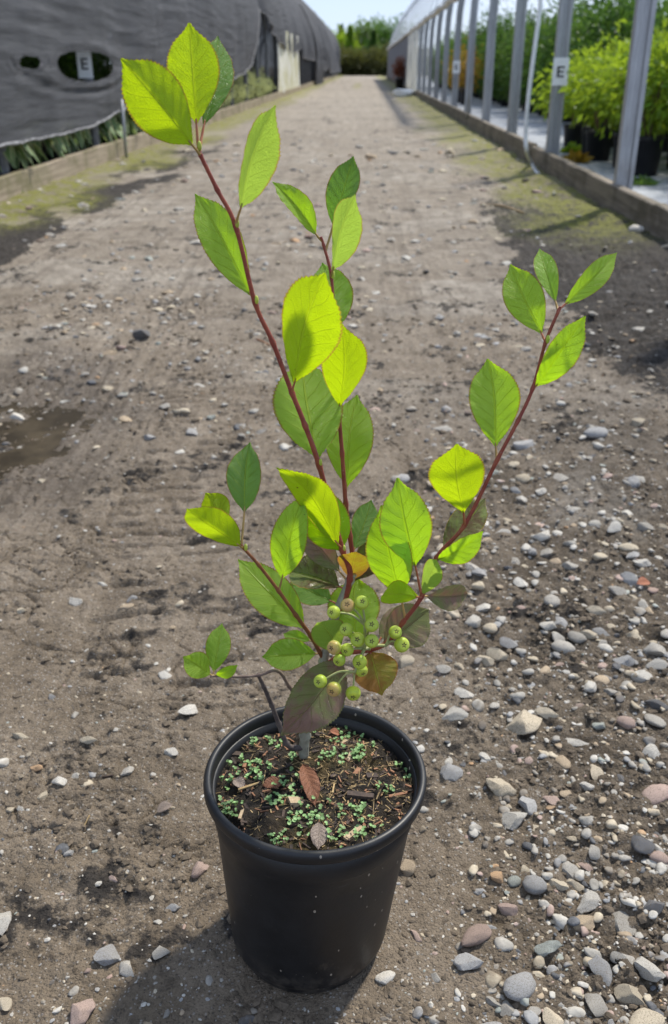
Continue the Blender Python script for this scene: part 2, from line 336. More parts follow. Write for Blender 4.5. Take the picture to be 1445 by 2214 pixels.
# ------------------------------------------------------------------ ground and road
XL, XR = -2.36, 1.50                      # faces of the two kerbs
POT = np.array([-.038, .676])
PUD = np.array([-1.06, 2.10])
def gravel_zone(x, y):
    a = sstep(.02, .22, x + .10*noise(x*3, y*3, 5) + .02*y)*sstep(2.9, 1.7, y)
    b = .5*sstep(1.6, 2.3, y)*sstep(7.5, 3.5, y)*sstep(-1.6, -.9, x)*sstep(.95, .6, x)*sstep(-.25, .35, noise(x*1.6, y*.9, 8)+.1)
    return np.clip(np.maximum(a, b), 0, 1)
def zone_mud(x, y):
    e = 1.10 - .55*sstep(4.6, 6.4, y)*0
    m = sstep(.66, .84, x + .20*fbm(x*3, y*2, 3, 2))*sstep(2.2, 2.9, y + .3*noise(x*4, y*4, 3))*sstep(8.5, 5.0, y)
    m2 = .8*sstep(.10, .45, fbm(x*1.7+3, y*1.1, 4, 11) )*sstep(-2.2, -1.7, -np.abs(x+2.0)+0*x-1.2)  # patches by the left kerb
    m2 = 1.0*sstep(.42, .16, np.abs(x+1.80+.12*noise(y*1.3, x, 4)))*sstep(-.2, .25, fbm(x*3, y*1.5, 3, 12)+.1)*sstep(2.5, 4., y)*sstep(16, 8, y)
    m3 = .55*sstep(.25, .6, fbm(x*5, y*5, 4, 21))
    return np.clip(np.maximum(np.maximum(m, m2), m3), 0, 1)
def zone_wet(x, y):
    d = np.hypot((x-PUD[0])/.42, (y-PUD[1])/.62)
    w = sstep(1.55, .8, d + .25*fbm(x*4, y*4, 3, 9))
    return np.clip(np.maximum(w, .2*zone_mud(x, y)*sstep(.5, .9, x)), 0, 1)
def zone_moss(x, y):
    l = sstep(.62, .22, x-XL + .25*fbm(x*2, y*.7, 3, 31)); r = sstep(.75, .25, XR-x + .25*fbm(x*2, y*.7, 3, 33))*sstep(4.4, 5.6, y)
    c = .6*sstep(.25, .08, np.abs(x+.35))*sstep(38, 44, y)*sstep(58, 50, y)
    return np.clip(np.maximum(np.maximum(l*sstep(4.2, 5.2, y), r), c), 0, 1)
def zone_dry_glare(x, y):
    pale = .9*sstep(1.1, .5, np.hypot((x-.47)/.12, (y-1.72)/.16) + .5*fbm(x*9, y*9, 3, 43))
    return np.clip(pale + .15*sstep(.6, 1.6, y) + .45*sstep(1.6, 5., y) + .35*sstep(6, 22, y) + .55*sstep(.15, .45, fbm(x*1.1, y*1.4, 4, 41))*sstep(1.5, 3, y), 0, 1)  # paler with distance: drier gravel plus grazing light put into the colour
def zone_damp(x, y): return np.clip(sstep(.0, .25, x + .12*noise(x*3, y*3, 5))*sstep(3.0, 1.6, y + .4*noise(x*2, y*2, 6))*(.75+.5*fbm(x*5, y*5, 3, 47)), 0, 1)
def height(x, y):
    x = np.asarray(x, float); y = np.asarray(y, float)
    h = .010*fbm(x*1.1, y*1.1, 3, 1) + .0045*fbm(x*6, y*6, 3, 6)
    gz = gravel_zone(x, y); md = zone_mud(x, y); near = sstep(9, 3, y)
    fine = fbm(x*34, y*34, 4, 14, .6)
    h = h + near*.0030*fine*(1+.9*gz+1.2*md)
    # crumbly clods in muddy and gravelly parts
    f1, f2 = cells(x*26+.5*noise(x*20, y*20, 2), y*26+.5*noise(x*20, y*20, 3), 1)
    clod = sstep(-.15, .35, fbm(x*4.5, y*4.5, 3, 17) + .30*gz - .10)
    h = h + near*clod*(.0085*np.sqrt(np.clip(f2-f1, 0, 1)) - .0036)
    pit = noise(x*58+2*noise(x*11, y*11, 3), y*58, 35); h = h - near*.0045*sstep(.28, .62, pit)*(.35+.65*np.maximum(clod, gz))
    h = h + near*md*(.010*np.abs(noise(x*11, y*13, 36)) + .006*np.abs(noise(x*24, y*28, 37)))
    # dried cracks
    g1, g2 = cells(x*8+.7*fbm(x*7, y*7, 2, 5), y*13+.7*fbm(x*7, y*7, 2, 6), 2)
    crk = sstep(-.02, .3, fbm(x*2.2+9, y*2.2, 3, 19))*(1-.6*gz)
    h = h - near*crk*(.0045+.005*sstep(.9, 1.3, y))*sstep(.055, .0, g2-g1)
    # tyre tread: crosswise lugs in the right-hand rut and a faint one at the left of the pot
    tr = sstep(.62, .78, x + .05*noise(y*2, x, 7))*sstep(1.42, 1.28, x)*sstep(2.4, 3.1, y)*sstep(13, 8, y)
    lug = np.sin((y + .35*np.abs(x-1.0) + .03*noise(x*6, y*6, 4))*2*math.pi/.105)
    h = h + tr*(.022*sstep(-.3, .6, lug)*(.55+.45*noise(x*5, y*5, 8)) - .014)
    tl = sstep(-.50, -.44, x + .16*(y-1.5))*sstep(-.14, -.22, x + .16*(y-1.5))*sstep(.95, 1.15, y)*sstep(3.2, 2.4, y)
    lug2 = np.sin((y - .25*x + .02*noise(x*7, y*7, 9))*2*math.pi/.052)
    h = h - tl*.012*sstep(.45, .85, lug2)*sstep(-.1, .35, fbm(x*9, y*6, 3, 23)+.2)
    for rx, rw, rd in ((-.62, .17, .012), (.34, .16, .008), (-1.5, .2, .012)):
        bx = x-rx-.05*noise(y*.4, y*0+rx, 3)+.03*y; k_ = np.exp(-(bx/rw)**4)*sstep(1.0, 1.8, y); h = h - k_*rd*(1 - .35*np.maximum(0, np.sin(bx*2*math.pi/.055 + .4*noise(x*3, y*2, 5)))*sstep(14, 6, y))
    h = h + .03*(sstep(.5, .0, x-XL)+sstep(.4, .0, XR-x))*sstep(3, 4, y)*(.6+.5*fbm(x*3, y*2, 3, 27))
    d = np.hypot((x-PUD[0])/.46, (y-PUD[1])/.60) + .16*fbm(x*3.2, y*3.2, 3, 29)
    h = h - .030*sstep(1.35, .3, d) + .0
    dp = np.hypot(x-POT[0], y-POT[1]); k = sstep(.10, .19, dp)
    return h*k + (-.001)*(1-k)
v = np.linspace(2300, 300, 800); ys = np.array([onZ(CX, a)[1] for a in v])
ys = np.concatenate([np.linspace(-4, ys[0], 40)[:-1], ys, np.geomspace(ys[-1], 130, 90)[1:]])
xl = np.clip(-(.40*ys + .36), XL-.05, -.36); xr = np.clip(.37*ys + .34, .36, XR+.04)
s0 = np.linspace(0, 1, 17)[:-1]; s1 = np.linspace(0, 1, 540); 
X = np.stack([np.concatenate([lerp(XL-.06, a, s0), lerp(a, b, s1), lerp(b, XR+.06, s0+1/16)]) for a, b in zip(xl, xr)])
Yg = np.repeat(ys[:, None], X.shape[1], 1)
Zg = height(X.ravel(), Yg.ravel())
me = mesh_np('road', np.stack([X.ravel(), Yg.ravel(), Zg], 1), grid_faces(*X.shape), [M_road])
for nm, fn in (('mud', zone_mud), ('wet', zone_wet), ('moss', zone_moss), ('dry', zone_dry_glare), ('damp', zone_damp)):
    a = me.attributes.new(nm, 'FLOAT', 'POINT'); a.data.foreach_set('value', fn(X.ravel(), Yg.ravel()).astype(np.float32))
road = tag(obj('road', me), kind='structure')
def ground_sheet(name, x0, x1, y0, y1, z, mat):
    return tag(obj(name, mesh_np(name, [[x0, y0, z], [x1, y0, z], [x1, y1, z], [x0, y1, z]], [[0, 1, 2, 3]], [mat])), kind='structure')
M_gr = simple('earth', (.16, .14, .105), .95, .35, .8, .4)
ground_sheet('ground', -600, 600, -200, 900, -.075, M_gr)
t = NT('weed_mat'); g = t.geo(); t.P(color=t.mix(t.ramp(t.noise(5, 6, .7, g), .35, .7), (.22, .235, .26), (.40, .42, .45)), rough=.8); M_mat = t.m
ground_sheet('weed_mat_floor', XR+.05, 10.2, -3, 74, .075, M_mat)
ground_sheet('planting_floor', -9.6, XL-.05, -3, 92, .02, simple('dark_soil_floor', (.05, .045, .04), .9, .4, 4, .4))
# puddle: its level water fills the hollow
th = np.linspace(0, 2*math.pi, 60, endpoint=False)
lvl = float(np.min(height(PUD[0]+.1*np.cos(th), PUD[1]+.1*np.sin(th)))) + .008
Vp = [[PUD[0]+a*.62*math.cos(q), PUD[1]+a*.85*math.sin(q), lvl] for a in (1,) for q in th]
t = NT('muddy_water'); t.P(color=t.mix(t.ramp(t.noise(9, 5, .6, t.geo()), .35, .65), (.030, .023, .014), (.075, .058, .036)), rough=.07, spec=.3, normal=t.bump(t.noise(14, 2, .5, t.geo()), .03, .01)); 
tag(obj('puddle', mesh_np('puddle', Vp, [list(range(60))] if False else np.array([list(range(60))]), [t.m])), kind='structure')

# ------------------------------------------------------------------ stones
def ico(sub):
    bm = bmesh.new(); bmesh.ops.create_icosphere(bm, subdivisions=sub, radius=1.0)
    V = np.array([v.co[:] for v in bm.verts]); F = np.array([[q.index for q in f.verts] for f in bm.faces]); bm.free(); return V, F
ICO = {k: ico(k) for k in (1, 2, 3, 4)}
def stone_shape(seed, sub=3, angular=True, cuts=11):
    r = np.random.default_rng(seed); V, F = ICO[sub]; V = V.copy()
    if angular:
        for _ in range(cuts):
            n = r.normal(size=3); n /= np.linalg.norm(n); d = r.uniform(.38, .80)
            k = V@n - d; m = k > 0; V[m] -= np.outer(k[m], n)*.94
    a = r.uniform(.5, 1.3, 3)
    V[:, 0] += r.uniform(-.35, .35)*V[:, 1]; V[:, 1] *= 1+r.uniform(-.35, .35)*V[:, 0]
    V = V*(1 + (.10 if angular else .09)*noise(V[:, 0]*1.6+seed*3.1, V[:, 1]*1.6+V[:, 2]*1.3, seed % 40)[:, None])
    V = V*(1 + .035*noise(V[:, 0]*6+seed, V[:, 1]*6+V[:, 2]*5, seed % 37)[:, None])
    V -= (V.max(0)+V.min(0))/2; V /= np.abs(V).max(0); return V, F
_sm = {}
def stone_mesh(var, colr, sub=3, angular=True):
    k = (var, colr, sub, angular)
    if k not in _sm:
        V, F = stone_shape(var*13+5, sub, angular); _sm[k] = mesh_np('stone', V, F, [STONE[colr]]); _sm[k].set_sharp_from_angle(angle=R(38))
    return _sm[k]
placed = []
def put_stone(name, px, py, w, h, colr, var, ang=None, angular=True, label=None, sub=3, parent=None, lift=.30, flat=1.0):
    """w, h: visible size in photo pixels"""
    p = onZ(px, py + h*.25); dep = float((p-CAM)@_fw); el = math.asin((CAM_H)/np.linalg.norm(p-CAM))
    hw = w*dep/FPX/2; a = 0. if ang is None else ang
    hd = max(h*dep/FPX/2/(math.sin(el)+.35*math.cos(el)), hw*.35); hd = min(hd, hw*1.9)
    hz = min(hw, hd)*(.62 if angular else .60)*flat
    o = bpy.data.objects.new(name, stone_mesh(var, colr, sub, angular)); link(o, parent)
    z = float(height(p[0], p[1])); o.location = (p[0], p[1], z + hz*(lift-.02)); o.rotation_euler = (rng.uniform(-.1, .1), rng.uniform(-.1, .1), a)
    o.scale = (hw, hd, hz); placed.append((p[0], p[1], max(hw, hd)))
    if label: tag(o, label, 'stone')
    return o
NAMED = [ # px, py, w, h, colour, variant, angle, angular, label, lift
 (1028,2017,84,46,'salmon',1,.85,False,'smooth oval salmon cobble lying loose on the gravel',.75),
 (1137,1553,86,66,'cream',2,.5,True,'large cream slab with tan stains set in the mud',.28),
 (980,1541,60,40,'white',3,.15,True,'white blocky stone just behind the pot, flat topped',.45),
 (1083,1688,62,60,'cream',4,.3,True,'knobbly pale stone touching the blue pointed one',.4),
 (1113,1770,60,42,'white',5,0.,True,'rough pale stone with crumbly upper edge',.38),
 (1140,1727,40,58,'bluegrey',6,.1,True,'pointed blue grey stone beside the knobbly pale stone',.42),
 (972,1664,46,46,'bluegrey',7,.8,True,'thin blue grey flake close to the pot rim',.3),
 (1383,1818,48,58,'dark',8,.5,True,'dark charcoal wedge standing out of the mud',.6),
 (1425,1850,42,32,'pink',9,.2,False,'rounded pinkish stone beside the dark wedge',.6),
 (1235,1593,86,28,'white',10,-.08,True,'long low pale stone stretched like a bone',.35),
 (1220,1634,36,42,'tan',11,.5,True,'small buff shard with a broken corner',.4),
 (1405,2083,66,56,'white',12,-.3,True,'chalky light grey stone with blunt point',.55),
 (1396,2190,88,58,'cream',13,.25,True,'biggest cream white stone of the gravel, half round',.55),
 (1364,2132,62,50,'cream',14,0.,True,'beige wedge stone with a flat face, above the biggest cream one',.5),
 (1300,2082,46,72,'bluegrey',15,.2,True,'upright blue grey slate slab among crowded gravel',.4),
 (1270,1938,62,44,'grey',16,.2,True,'grey stone half smeared with dark mud',.45),
 (1263,1978,58,42,'tan',17,.35,True,'golden tan stone below the mud smeared one',.35),
 (1412,1956,52,42,'dark',18,-.2,True,'blue black flinty stone with a broken face',.5),
 (1186,2041,62,36,'greenish',19,-.1,True,'pale greenish grey long stone',.45),
 (1012,2072,66,42,'bluegrey',20,.1,True,'grey white stone with ridges, touching the salmon cobble',.4),
 (1196,2184,42,60,'cream',21,.15,True,'tall beige stone with one slanting side',.5),
 (1075,1895,30,28,'orange',22,.3,True,'small bright orange stone',.5),
 (1098,1955,40,38,'pink',23,.1,True,'pink four cornered chip of rock',.35),
 (1114,1893,34,30,'greenish',24,0.,False,'small round pale green pebble beside the orange stone',.5),
 (1243,1903,36,30,'cream',25,.2,True,'cream lumpy stone above the mud smeared stone',.55),
 (408,1539,42,38,'white',26,.1,True,'white topped stone alone in bare mud behind the pot',.6),
 (237,2052,66,54,'bluegrey',27,.4,True,'flat blue white triangular stone flush with the mud',.16),
 (178,2176,62,58,'pink',28,.5,True,'flat pink slab flush with the mud',.14),
 (2,1985,50,62,'white',29,.1,True,'smooth greenish white stone flush in bare mud',.14),
 (350,2054,40,32,'grey',30,.1,True,'grey stone at the edge of the pot shadow',.4),
 (277,2083,52,40,'grey',31,-.6,True,'slim slate flake inside the pot shadow',.16),
 (432,1875,44,34,'pink',32,.4,True,'pink wedge stone flush with mud left of pot',.14),
 (307,719,36,24,'dark',33,0.,True,'dark stone with a pale top far along the track',.75),
 (426,520,36,11,'white',34,0.,True,'flat whitish stone far along the track',.5),
 (1287,943,54,26,'bluegrey',35,.1,False,'smooth bluish oval stone set in cracked mud',.5),
 (1168,1160,48,28,'white',36,.1,True,'brick shaped pale stone beyond the pot',.6),
 (1075,1410,44,34,'cream',37,.1,True,'pale cream stone resting on grey mud',.5),
 (1218,1397,48,36,'grey',38,.2,False,'rounded grey stone in a small heap of pebbles',.65),
 (1248,1375,40,30,'grey',39,.1,False,'rounded blue tinted stone leaning on the grey one',.65),
 (272,1319,42,14,'tan',40,.3,True,'thin tan sliver lying flat in the mud',.3),
 (165,1298,30,22,'white',41,.3,True,'small pale chip in the smooth mud',.3),
 (1374,504,32,18,'white',42,.1,False,'pale rounded stone lying by the dark kerb',.6),
 (881,1868,34,40,'tan',43,.2,True,'tan stone tucked beside the pot',.45),
 (834,2108,46,30,'white',44,.2,True,'speckled white stone against the pot base',.3),
 (878,1426,38,30,'cream',45,.1,True,'cream stone partly behind the shrub leaves',.5),
 (1300,945-390,0,0,'grey',1,0,True,None,0)][:-1]
for px, py, w, h, c, vr, a, an, lab, lf in NAMED:
    put_stone('loose_stone', px, py, w, h, c, vr, a, an, lab, 4 if w > 55 else 3, lift=lf, flat=1.15 if lf < .2 else 1.0)
# stones embedded in the road: parts of the road; largest first as objects, the rest as gravel
COLW = [('grey', .28), ('bluegrey', .13), ('white', .21), ('cream', .17), ('tan', .06), ('pink', .05), ('dark', .05), ('greenish', .03), ('orange', .01)]
CN = [c for c, _ in COLW]; CP = np.array([w for _, w in COLW]); CP /= CP.sum()
def clear(x, y, r, k=.8):
    if math.hypot(x-POT[0], y-POT[1]) < .082 + r*.9: return False
    for a, b, q in placed:
        if abs(a-x) < q+r and (a-x)**2+(b-y)**2 < ((q+r)*k)**2: return False
    return True
ROADST = [(1130,1030,32,24,'cream'),(1115,1055,22,16,'bluegrey'),(1170,1055,24,26,'white'),(1128,1073,26,15,'white'),(1089,1143,36,16,'white'),(1207,1153,27,20,'white'),(1183,1188,31,30,'grey'),(1151,1194,23,18,'bluegrey'),(1234,1222,40,22,'grey'),(1126,1256,33,24,'white'),(1194,1294,36,34,'grey'),
 (1336,1277,40,22,'grey'),(1370,1283,27,18,'cream'),(1364,1251,44,34,'bluegrey'),(1387,1217,43,24,'white'),(1358,1187,44,22,'cream'),(1326,1147,35,26,'white'),(1394,1143,34,24,'grey'),(1045,1311,34,24,'white'),(1024,1341,40,30,'white'),(1060,1358,32,26,'cream'),(1100,1390,40,28,'bluegrey'),(1185,1356,38,28,'white'),(1207,1373,34,24,'white'),
 (1271,1371,36,26,'cream'),(1309,1396,33,24,'white'),(1349,1420,50,36,'bluegrey'),(1415,1403,50,34,'grey'),(1422,1430,48,30,'white'),(1387,1454,46,32,'white'),(1302,1467,38,28,'tan'),(1275,1490,30,24,'white'),(1320,1492,34,22,'grey'),(1003,1500,44,26,'white'),(1296,1562,30,24,'greenish'),(1352,1562,38,36,'pink'),(1420,1520,42,40,'dark'),(1180,1540,48,28,'cream')]
FLUSH = [(45,1591,40,20,'cream'),(192,1604,36,18,'cream'),(80,1660,28,18,'orange'),(130,1695,34,24,'white'),(162,1676,22,18,'white'),(372,1635,30,24,'white'),(277,1668,26,26,'grey'),(93,1716,18,24,'cream'),(22,1748,20,16,'cream'),(47,1751,18,14,'white'),(150,1846,18,22,'bluegrey'),(115,1503,28,14,'bluegrey'),(222,1262,26,12,'white'),(246,1905,20,18,'pink'),(303,1848,18,16,'grey'),(343,1989,26,14,'white'),(374,1960,30,20,'bluegrey'),(10,2160,34,36,'cream'),(360,2178,14,24,'grey'),(190,2098,16,10,'pink'),(324,945,34,16,'bluegrey'),(432,833,30,9,'white'),(445,773,18,12,'cream'),(92,1022,26,10,'cream'),(290,985,22,9,'white'),(425,520,20,8,'white')]
for i, (px, py, w, h, c) in enumerate(ROADST): put_stone('stone', px, py, w, h, c, 50+i % 12, rng.uniform(-.4, .4), i % 5 != 0, None, 3, road, .42)
for i, (px, py, w, h, c) in enumerate(FLUSH): put_stone('stone', px, py, w, h, c, 50+i % 12, rng.uniform(-.5, .5), True, None, 3, road, .15, 1.1)
cand = []
tries = 0
while len(cand) < 240 and tries < 60000:
    tries += 1
    y = math.exp(rng.uniform(math.log(.5), math.log(3.6))); x = rng.uniform(-.42*y-.1, .36*y+.1)
    gz = float(gravel_zone(x, y)); bottom = float(sstep(.85, .55, y))*float(sstep(.05, .2, x))
    dens = .05 + .85*gz + .5*bottom
    if rng.random() > dens*min(1., (y/1.2)**.3): continue
    dep = y*.9+.35; r = float(np.exp(rng.normal(math.log(.0098), .42)))*(1+.35*bottom)*(1 + .18*max(0, y-1.2))
    if gz < .3: r *= .75
    r = min(r, .024)
    if not clear(x, y, r, .86): continue
    placed.append((x, y, r)); cand.append((x, y, r, gz))
for i, (x, y, r, gz) in enumerate(cand):
    ang = rng.random() < .86; c = CN[rng.choice(len(CN), p=CP)]
    o = bpy.data.objects.new('stone', stone_mesh(int(rng.integers(50, 62)), c, 3, ang)); link(o, road)
    sy = rng.uniform(.6, 1.0); sz = rng.uniform(.42, .72)*sy
    flush = gz < .3
    o.scale = (r, r*sy, r*sz); o.location = (x, y, float(height(x, y)) + r*sz*(rng.uniform(-.25, .1) if flush else rng.uniform(-.25, .35)))
    o.rotation_euler = (rng.uniform(-.25, .25), rng.uniform(-.25, .25), rng.uniform(0, 6.28))
def gravel_mass(n, sub, rmu, rsig, rmax, y0, y1, dfun, variants, mats=None, name='gravel'):
    base = [stone_shape(900+k*7, sub, True, 7)[0] for k in range(variants)]; F0 = ICO[sub][1]
    y = np.exp(rng.uniform(math.log(y0), math.log(y1), n)); x = rng.uniform(-1, 1, n)*(.40*y+.12) - .02*y
    ok = (rng.random(n) < dfun(x, y)) & (np.hypot(x-POT[0], y-POT[1]) > .088) & (x > XL+.03) & (x < XR-.03); x, y = x[ok], y[ok]; m = len(x)
    r = np.minimum(np.exp(rng.normal(math.log(rmu), rsig, m)), rmax)*(1+.35*np.maximum(0, y-.9))
    P = np.array(placed); keep = np.ones(m, bool)
    for i in range(0, m, 2000):
        d = np.hypot(x[i:i+2000, None]-P[None, :, 0], y[i:i+2000, None]-P[None, :, 1]); keep[i:i+2000] = (d > P[None, :, 2]*.75).all(1)
    x, y, r = x[keep], y[keep], r[keep]; m = len(x); z = height(x, y)
    a = rng.uniform(0, 6.28, m); sy = rng.uniform(.55, 1, m); sz = rng.uniform(.4, .75, m)*sy
    V = np.empty((m, len(base[0]), 3)); vi = rng.integers(0, variants, m)
    B = np.stack(base)[vi]*np.stack([r, r*sy, r*sz], 1)[:, None, :]
    V[..., 0] = B[..., 0]*np.cos(a)[:, None]-B[..., 1]*np.sin(a)[:, None]+x[:, None]
    V[..., 1] = B[..., 0]*np.sin(a)[:, None]+B[..., 1]*np.cos(a)[:, None]+y[:, None]
    V[..., 2] = B[..., 2]+(z+r*sz*rng.uniform(-.1, .5, m))[:, None]
    F = (F0[None]+np.arange(m)[:, None, None]*len(base[0])).reshape(-1, 3)
    mi = np.repeat(rng.choice(len(CN), m, p=CP), len(F0)) if mats is None else np.zeros(len(F))
    me = mesh_np(name, V.reshape(-1, 3), F, mats or [STONE[c] for c in CN], sub > 1, mi=mi)
    return tag(obj(name, me, road), kind='stuff')
gravel_mass(8500, 2, .0046, .42, .0105, .48, 4.2, lambda x, y: .025+.7*gravel_zone(x, y), 10)
gravel_mass(16000, 1, .0017, .40, .004, .48, 3.4, lambda x, y: .22+.75*gravel_zone(x, y), 6)
M_mud = NT('mud_crumb'); _g = M_mud.geo(); M_mud.P(color=M_mud.mix(M_mud.ramp(M_mud.noise(60, 5, .7, _g), .3, .7), (.065, .050, .034), (.175, .136, .096)), rough=.95, normal=M_mud.bump(M_mud.noise(500, 4, .7, _g), .6, .002)); M_mud = M_mud.m
def clod_zone(x, y): return np.clip(.10 + .5*gravel_zone(x, y) + .7*sstep(.0, .35, fbm(x*4.5, y*4.5, 3, 17)), 0, 1)
gravel_mass(24000, 1, .0023, .5, .0075, .48, 3.6, clod_zone, 6, [M_mud], 'mud_crumbs')
gravel_mass(2600, 1, .0065, .4, .014, 3., 12., lambda x, y: .25+.75*gravel_zone(x, y), 6)

# ------------------------------------------------------------------ kerbs
def kerb(name, x0, x1, y0, y1, z1, mat, label, seed):
    root = empty(name, (0, 0, 0), label, 'kerb'); r = np.random.default_rng(seed); y = y0
    while y < y1:
        L = min(r.uniform(3.0, 4.2), y1-y); m = MB(); n = 12
        dz = r.uniform(-.012, .012); dx = r.uniform(-.008, .008); c = .006
        yy = np.linspace(y+.004, y+L-.004, n); w = .006*noise(yy*1.7, yy*0+seed, seed); w2 = .007*noise(yy*2.3, yy*0+seed+5, seed)
        prof = [(x0, -.09), (x0, z1-c), (x0+c, z1), (x1-c, z1), (x1, z1-c), (x1, -.09)]
        V = [[px+dx+w[i], yy[i], pz+(dz+w2[i] if pz > 0 else 0)] for i in range(n) for px, pz in prof]
        F = [[i*6+k, i*6+(k+1) % 6, (i+1)*6+(k+1) % 6, (i+1)*6+k] for i in range(n-1) for k in range(6)]
        F += [[0, 1, 2, 2], [0, 2, 3, 3], [0, 3, 4, 4], [0, 4, 5, 5]]; b = (n-1)*6; F += [[b, b+2, b+1, b+1], [b, b+3, b+2, b+2], [b, b+4, b+3, b+3], [b, b+5, b+4, b+4]]
        m.add(V, F); obj('plank', m.mesh('plank', mat, False), root); y += L
    return root
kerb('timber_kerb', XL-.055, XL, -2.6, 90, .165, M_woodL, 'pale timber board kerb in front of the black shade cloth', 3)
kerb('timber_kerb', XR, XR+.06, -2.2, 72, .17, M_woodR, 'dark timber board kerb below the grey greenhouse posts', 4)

# ------------------------------------------------------------------ hoop houses
def arch(xw, side, rad, z0, a):
    """point and outward normal at arc length a measured from the ground; side +1: house lies towards +x"""
    q = math.pi*rad
    if a <= z0: return (xw, a), (-side, 0.)
    if a <= z0+q:
        f = (a-z0)/rad; return (xw+side*rad*(1-math.cos(f)), z0+rad*math.sin(f)), (-side*math.cos(f), math.sin(f))
    return (xw+side*2*rad, z0-(a-z0-q)), (side, 0.)
def arc_of_z(z, rad, z0): return z if z <= z0 else z0+rad*math.asin(min(1, (z-z0)/rad))
SECT = [(-.052, -.034), (-.026, -.034), (-.020, -.020), (.004, -.020), (.010, -.034), (.052, -.034), (.052, .034), (-.052, .034)]
def hoop_mesh(name, xw, side, rad, z0, mat, sect=SECT, zb=.0, thick=.75):
    tot = 2*z0+math.pi*rad
    A = np.concatenate([np.linspace(zb, z0, 5), [z0+thick*.5, z0+thick-.01, z0+thick+.01, z0+.8], np.linspace(z0+.9, tot-z0, 34)[1:], [tot]]); V = []; k = len(sect)
    for a in A:
        (x, z), (nx, nz) = arch(xw, side, rad, z0, a)
        kk = 1. if a < z0+thick else .17
        for n, y in sect: V.append([x+nx*n*kk, y*kk, z+nz*n*kk])
    F = [[i*k+j, i*k+(j+1) % k, (i+1)*k+(j+1) % k, (i+1)*k+j] for i in range(len(A)-1) for j in range(k)]
    return MB().add(V, F).mesh(name, mat, False)
def letter_sign(p, w, h, yaw, label):
    root = empty('letter_sign', p, label, 'sign'); root.rotation_euler = (0, 0, yaw)
    obj('plate', MB().box(-w/2, w/2, -.0025, 0, -h/2, h/2).mesh('plate', M_white, False), root)
    a, b, s = w*.23, h*.20, w*.115; m = MB(); y0, y1 = -.0045, -.0026
    m.box(-a, -a+s*1.15, y0, y1, -b, b).box(-a+s*1.15+.0002, a, y0, y1, b-s, b).box(-a+s*1.15+.0002, a*.85, y0, y1, -s/2, s/2).box(-a+s*1.15+.0002, a, y0, y1, -b, -b+s)
    obj('letter', m.mesh('letter', M_ink, False), root); return root
# --- open-sided greenhouse on the right
GX, GR, GZ = XR+.085, 4.0, 1.3
gh = empty('greenhouse', (GX, 0, 0), 'open sided film greenhouse with grey steel posts and white roof edge', 'greenhouse'); gh.location = (0, 0, 0)
hm = hoop_mesh('post', GX, 1, GR, GZ, M_steel, thick=.72); hm_near = hoop_mesh('post', GX, 1, GR, GZ, M_steel, thick=.30); POSTS_R = [1.25+2.385*k for k in range(29)]
for y in POSTS_R:
    o = obj('post', hm if y > 12 else hm_near, gh, (0, y, 0)); o.rotation_euler = (0, 0, rng.uniform(-.05, .05)*0)
def film_sheet(name, xw, side, rad, z0, a0, a1, Y, na, off, mat, parent, wob=.02, seed=0, spacing=2.385):
    A = np.linspace(a0, a1, na); V = []
    YY, AA = np.meshgrid(Y, A, indexing='ij')
    d = off + wob*fbm(YY*.8, AA*1.7, 3, seed) + .01*np.cos(YY*2*math.pi/spacing)
    for i in range(len(Y)):
        for j in range(na):
            (x, z), (nx, nz) = arch(xw, side, rad, z0, A[j]); V.append([x+nx*d[i, j], Y[i], z+nz*d[i, j]])
    return obj(name, mesh_np(name, V, grid_faces(len(Y), na), [mat]), parent)
a0 = arc_of_z(1.87, GR, GZ); tot = 2*GZ+math.pi*GR
film_sheet('roof_film', GX, 1, GR, GZ, a0, tot-a0, np.linspace(16.2, 70.5, 100), 36, .075, M_film, gh, .02, 51)
# rolled-up side film along the roof edge
yy = np.linspace(16.2, 70.5, 120); m = MB()
m.tube(np.stack([GX-.10+.02*noise(yy*.9, yy*0, 3), yy, 1.84+.05*noise(yy*.5, yy*0+3, 4)-.02*np.sin(yy*2.6)], 1), .055+.02*noise(yy*1.5, yy*0, 9), 8); obj('rolled_film', m.mesh('rolled_film', M_roll), gh)
for k in range(9):     # purlins under the film
    a = a0 + .25 + k*(tot-2*a0-.5)/8; (x, z), (nx, nz) = arch(GX, 1, GR, GZ, a); x -= nx*.07; z -= nz*.07
    obj('purlin', MB().tube([[x, 15.5, z], [x, 35, z], [x, 70, z]], .014, 6).mesh('purlin', M_darksteel), gh)
# corrugated grey wall further along
Y = np.linspace(36.2, 69.5, 500); Zc = np.array([.15, .7, 1.3, 1.80]); V = [[XR+.02+.018*math.sin(y*2*math.pi/.28), y, z] for y in Y for z in Zc]
obj('corrugated_wall', mesh_np('corrugated_wall', V, grid_faces(len(Y), 4), [M_corr]), gh)
for y0 in (29.9, 32.3, 34.6):   # white plastic wrapped round three posts
    yv = np.linspace(0, 1.35, 18); zv = np.linspace(.12, 1.80, 14); V = [[XR-.01+.03*noise(a*3+y0, z*1.3, 5)+.02*math.sin(a*9+z), y0+a, z] for a in yv for z in zv]
    obj('plastic_wrap', mesh_np('plastic_wrap', V, grid_faces(18, 14), [M_filmw]), gh)
V = [[GX, 70.6, .1], [GX+8, 70.6, .1]] + [[arch(GX, 1, GR, GZ, a)[0][0], 70.6, arch(GX, 1, GR, GZ, a)[0][1]] for a in np.linspace(tot-.1, .1, 30)]
obj('end_wall', mesh_np('end_wall', V, np.array([list(range(len(V)))]), [M_film], False), gh)
p = onY(1018, 90, 14.6); q = onY(1012, 236, 14.6); obj('brace_rod', MB().tube([[XR+.05, 14.6, 3.0-.9], [q[0], 14.6, .12]], .014, 6).mesh('brace_rod', M_steel), gh)
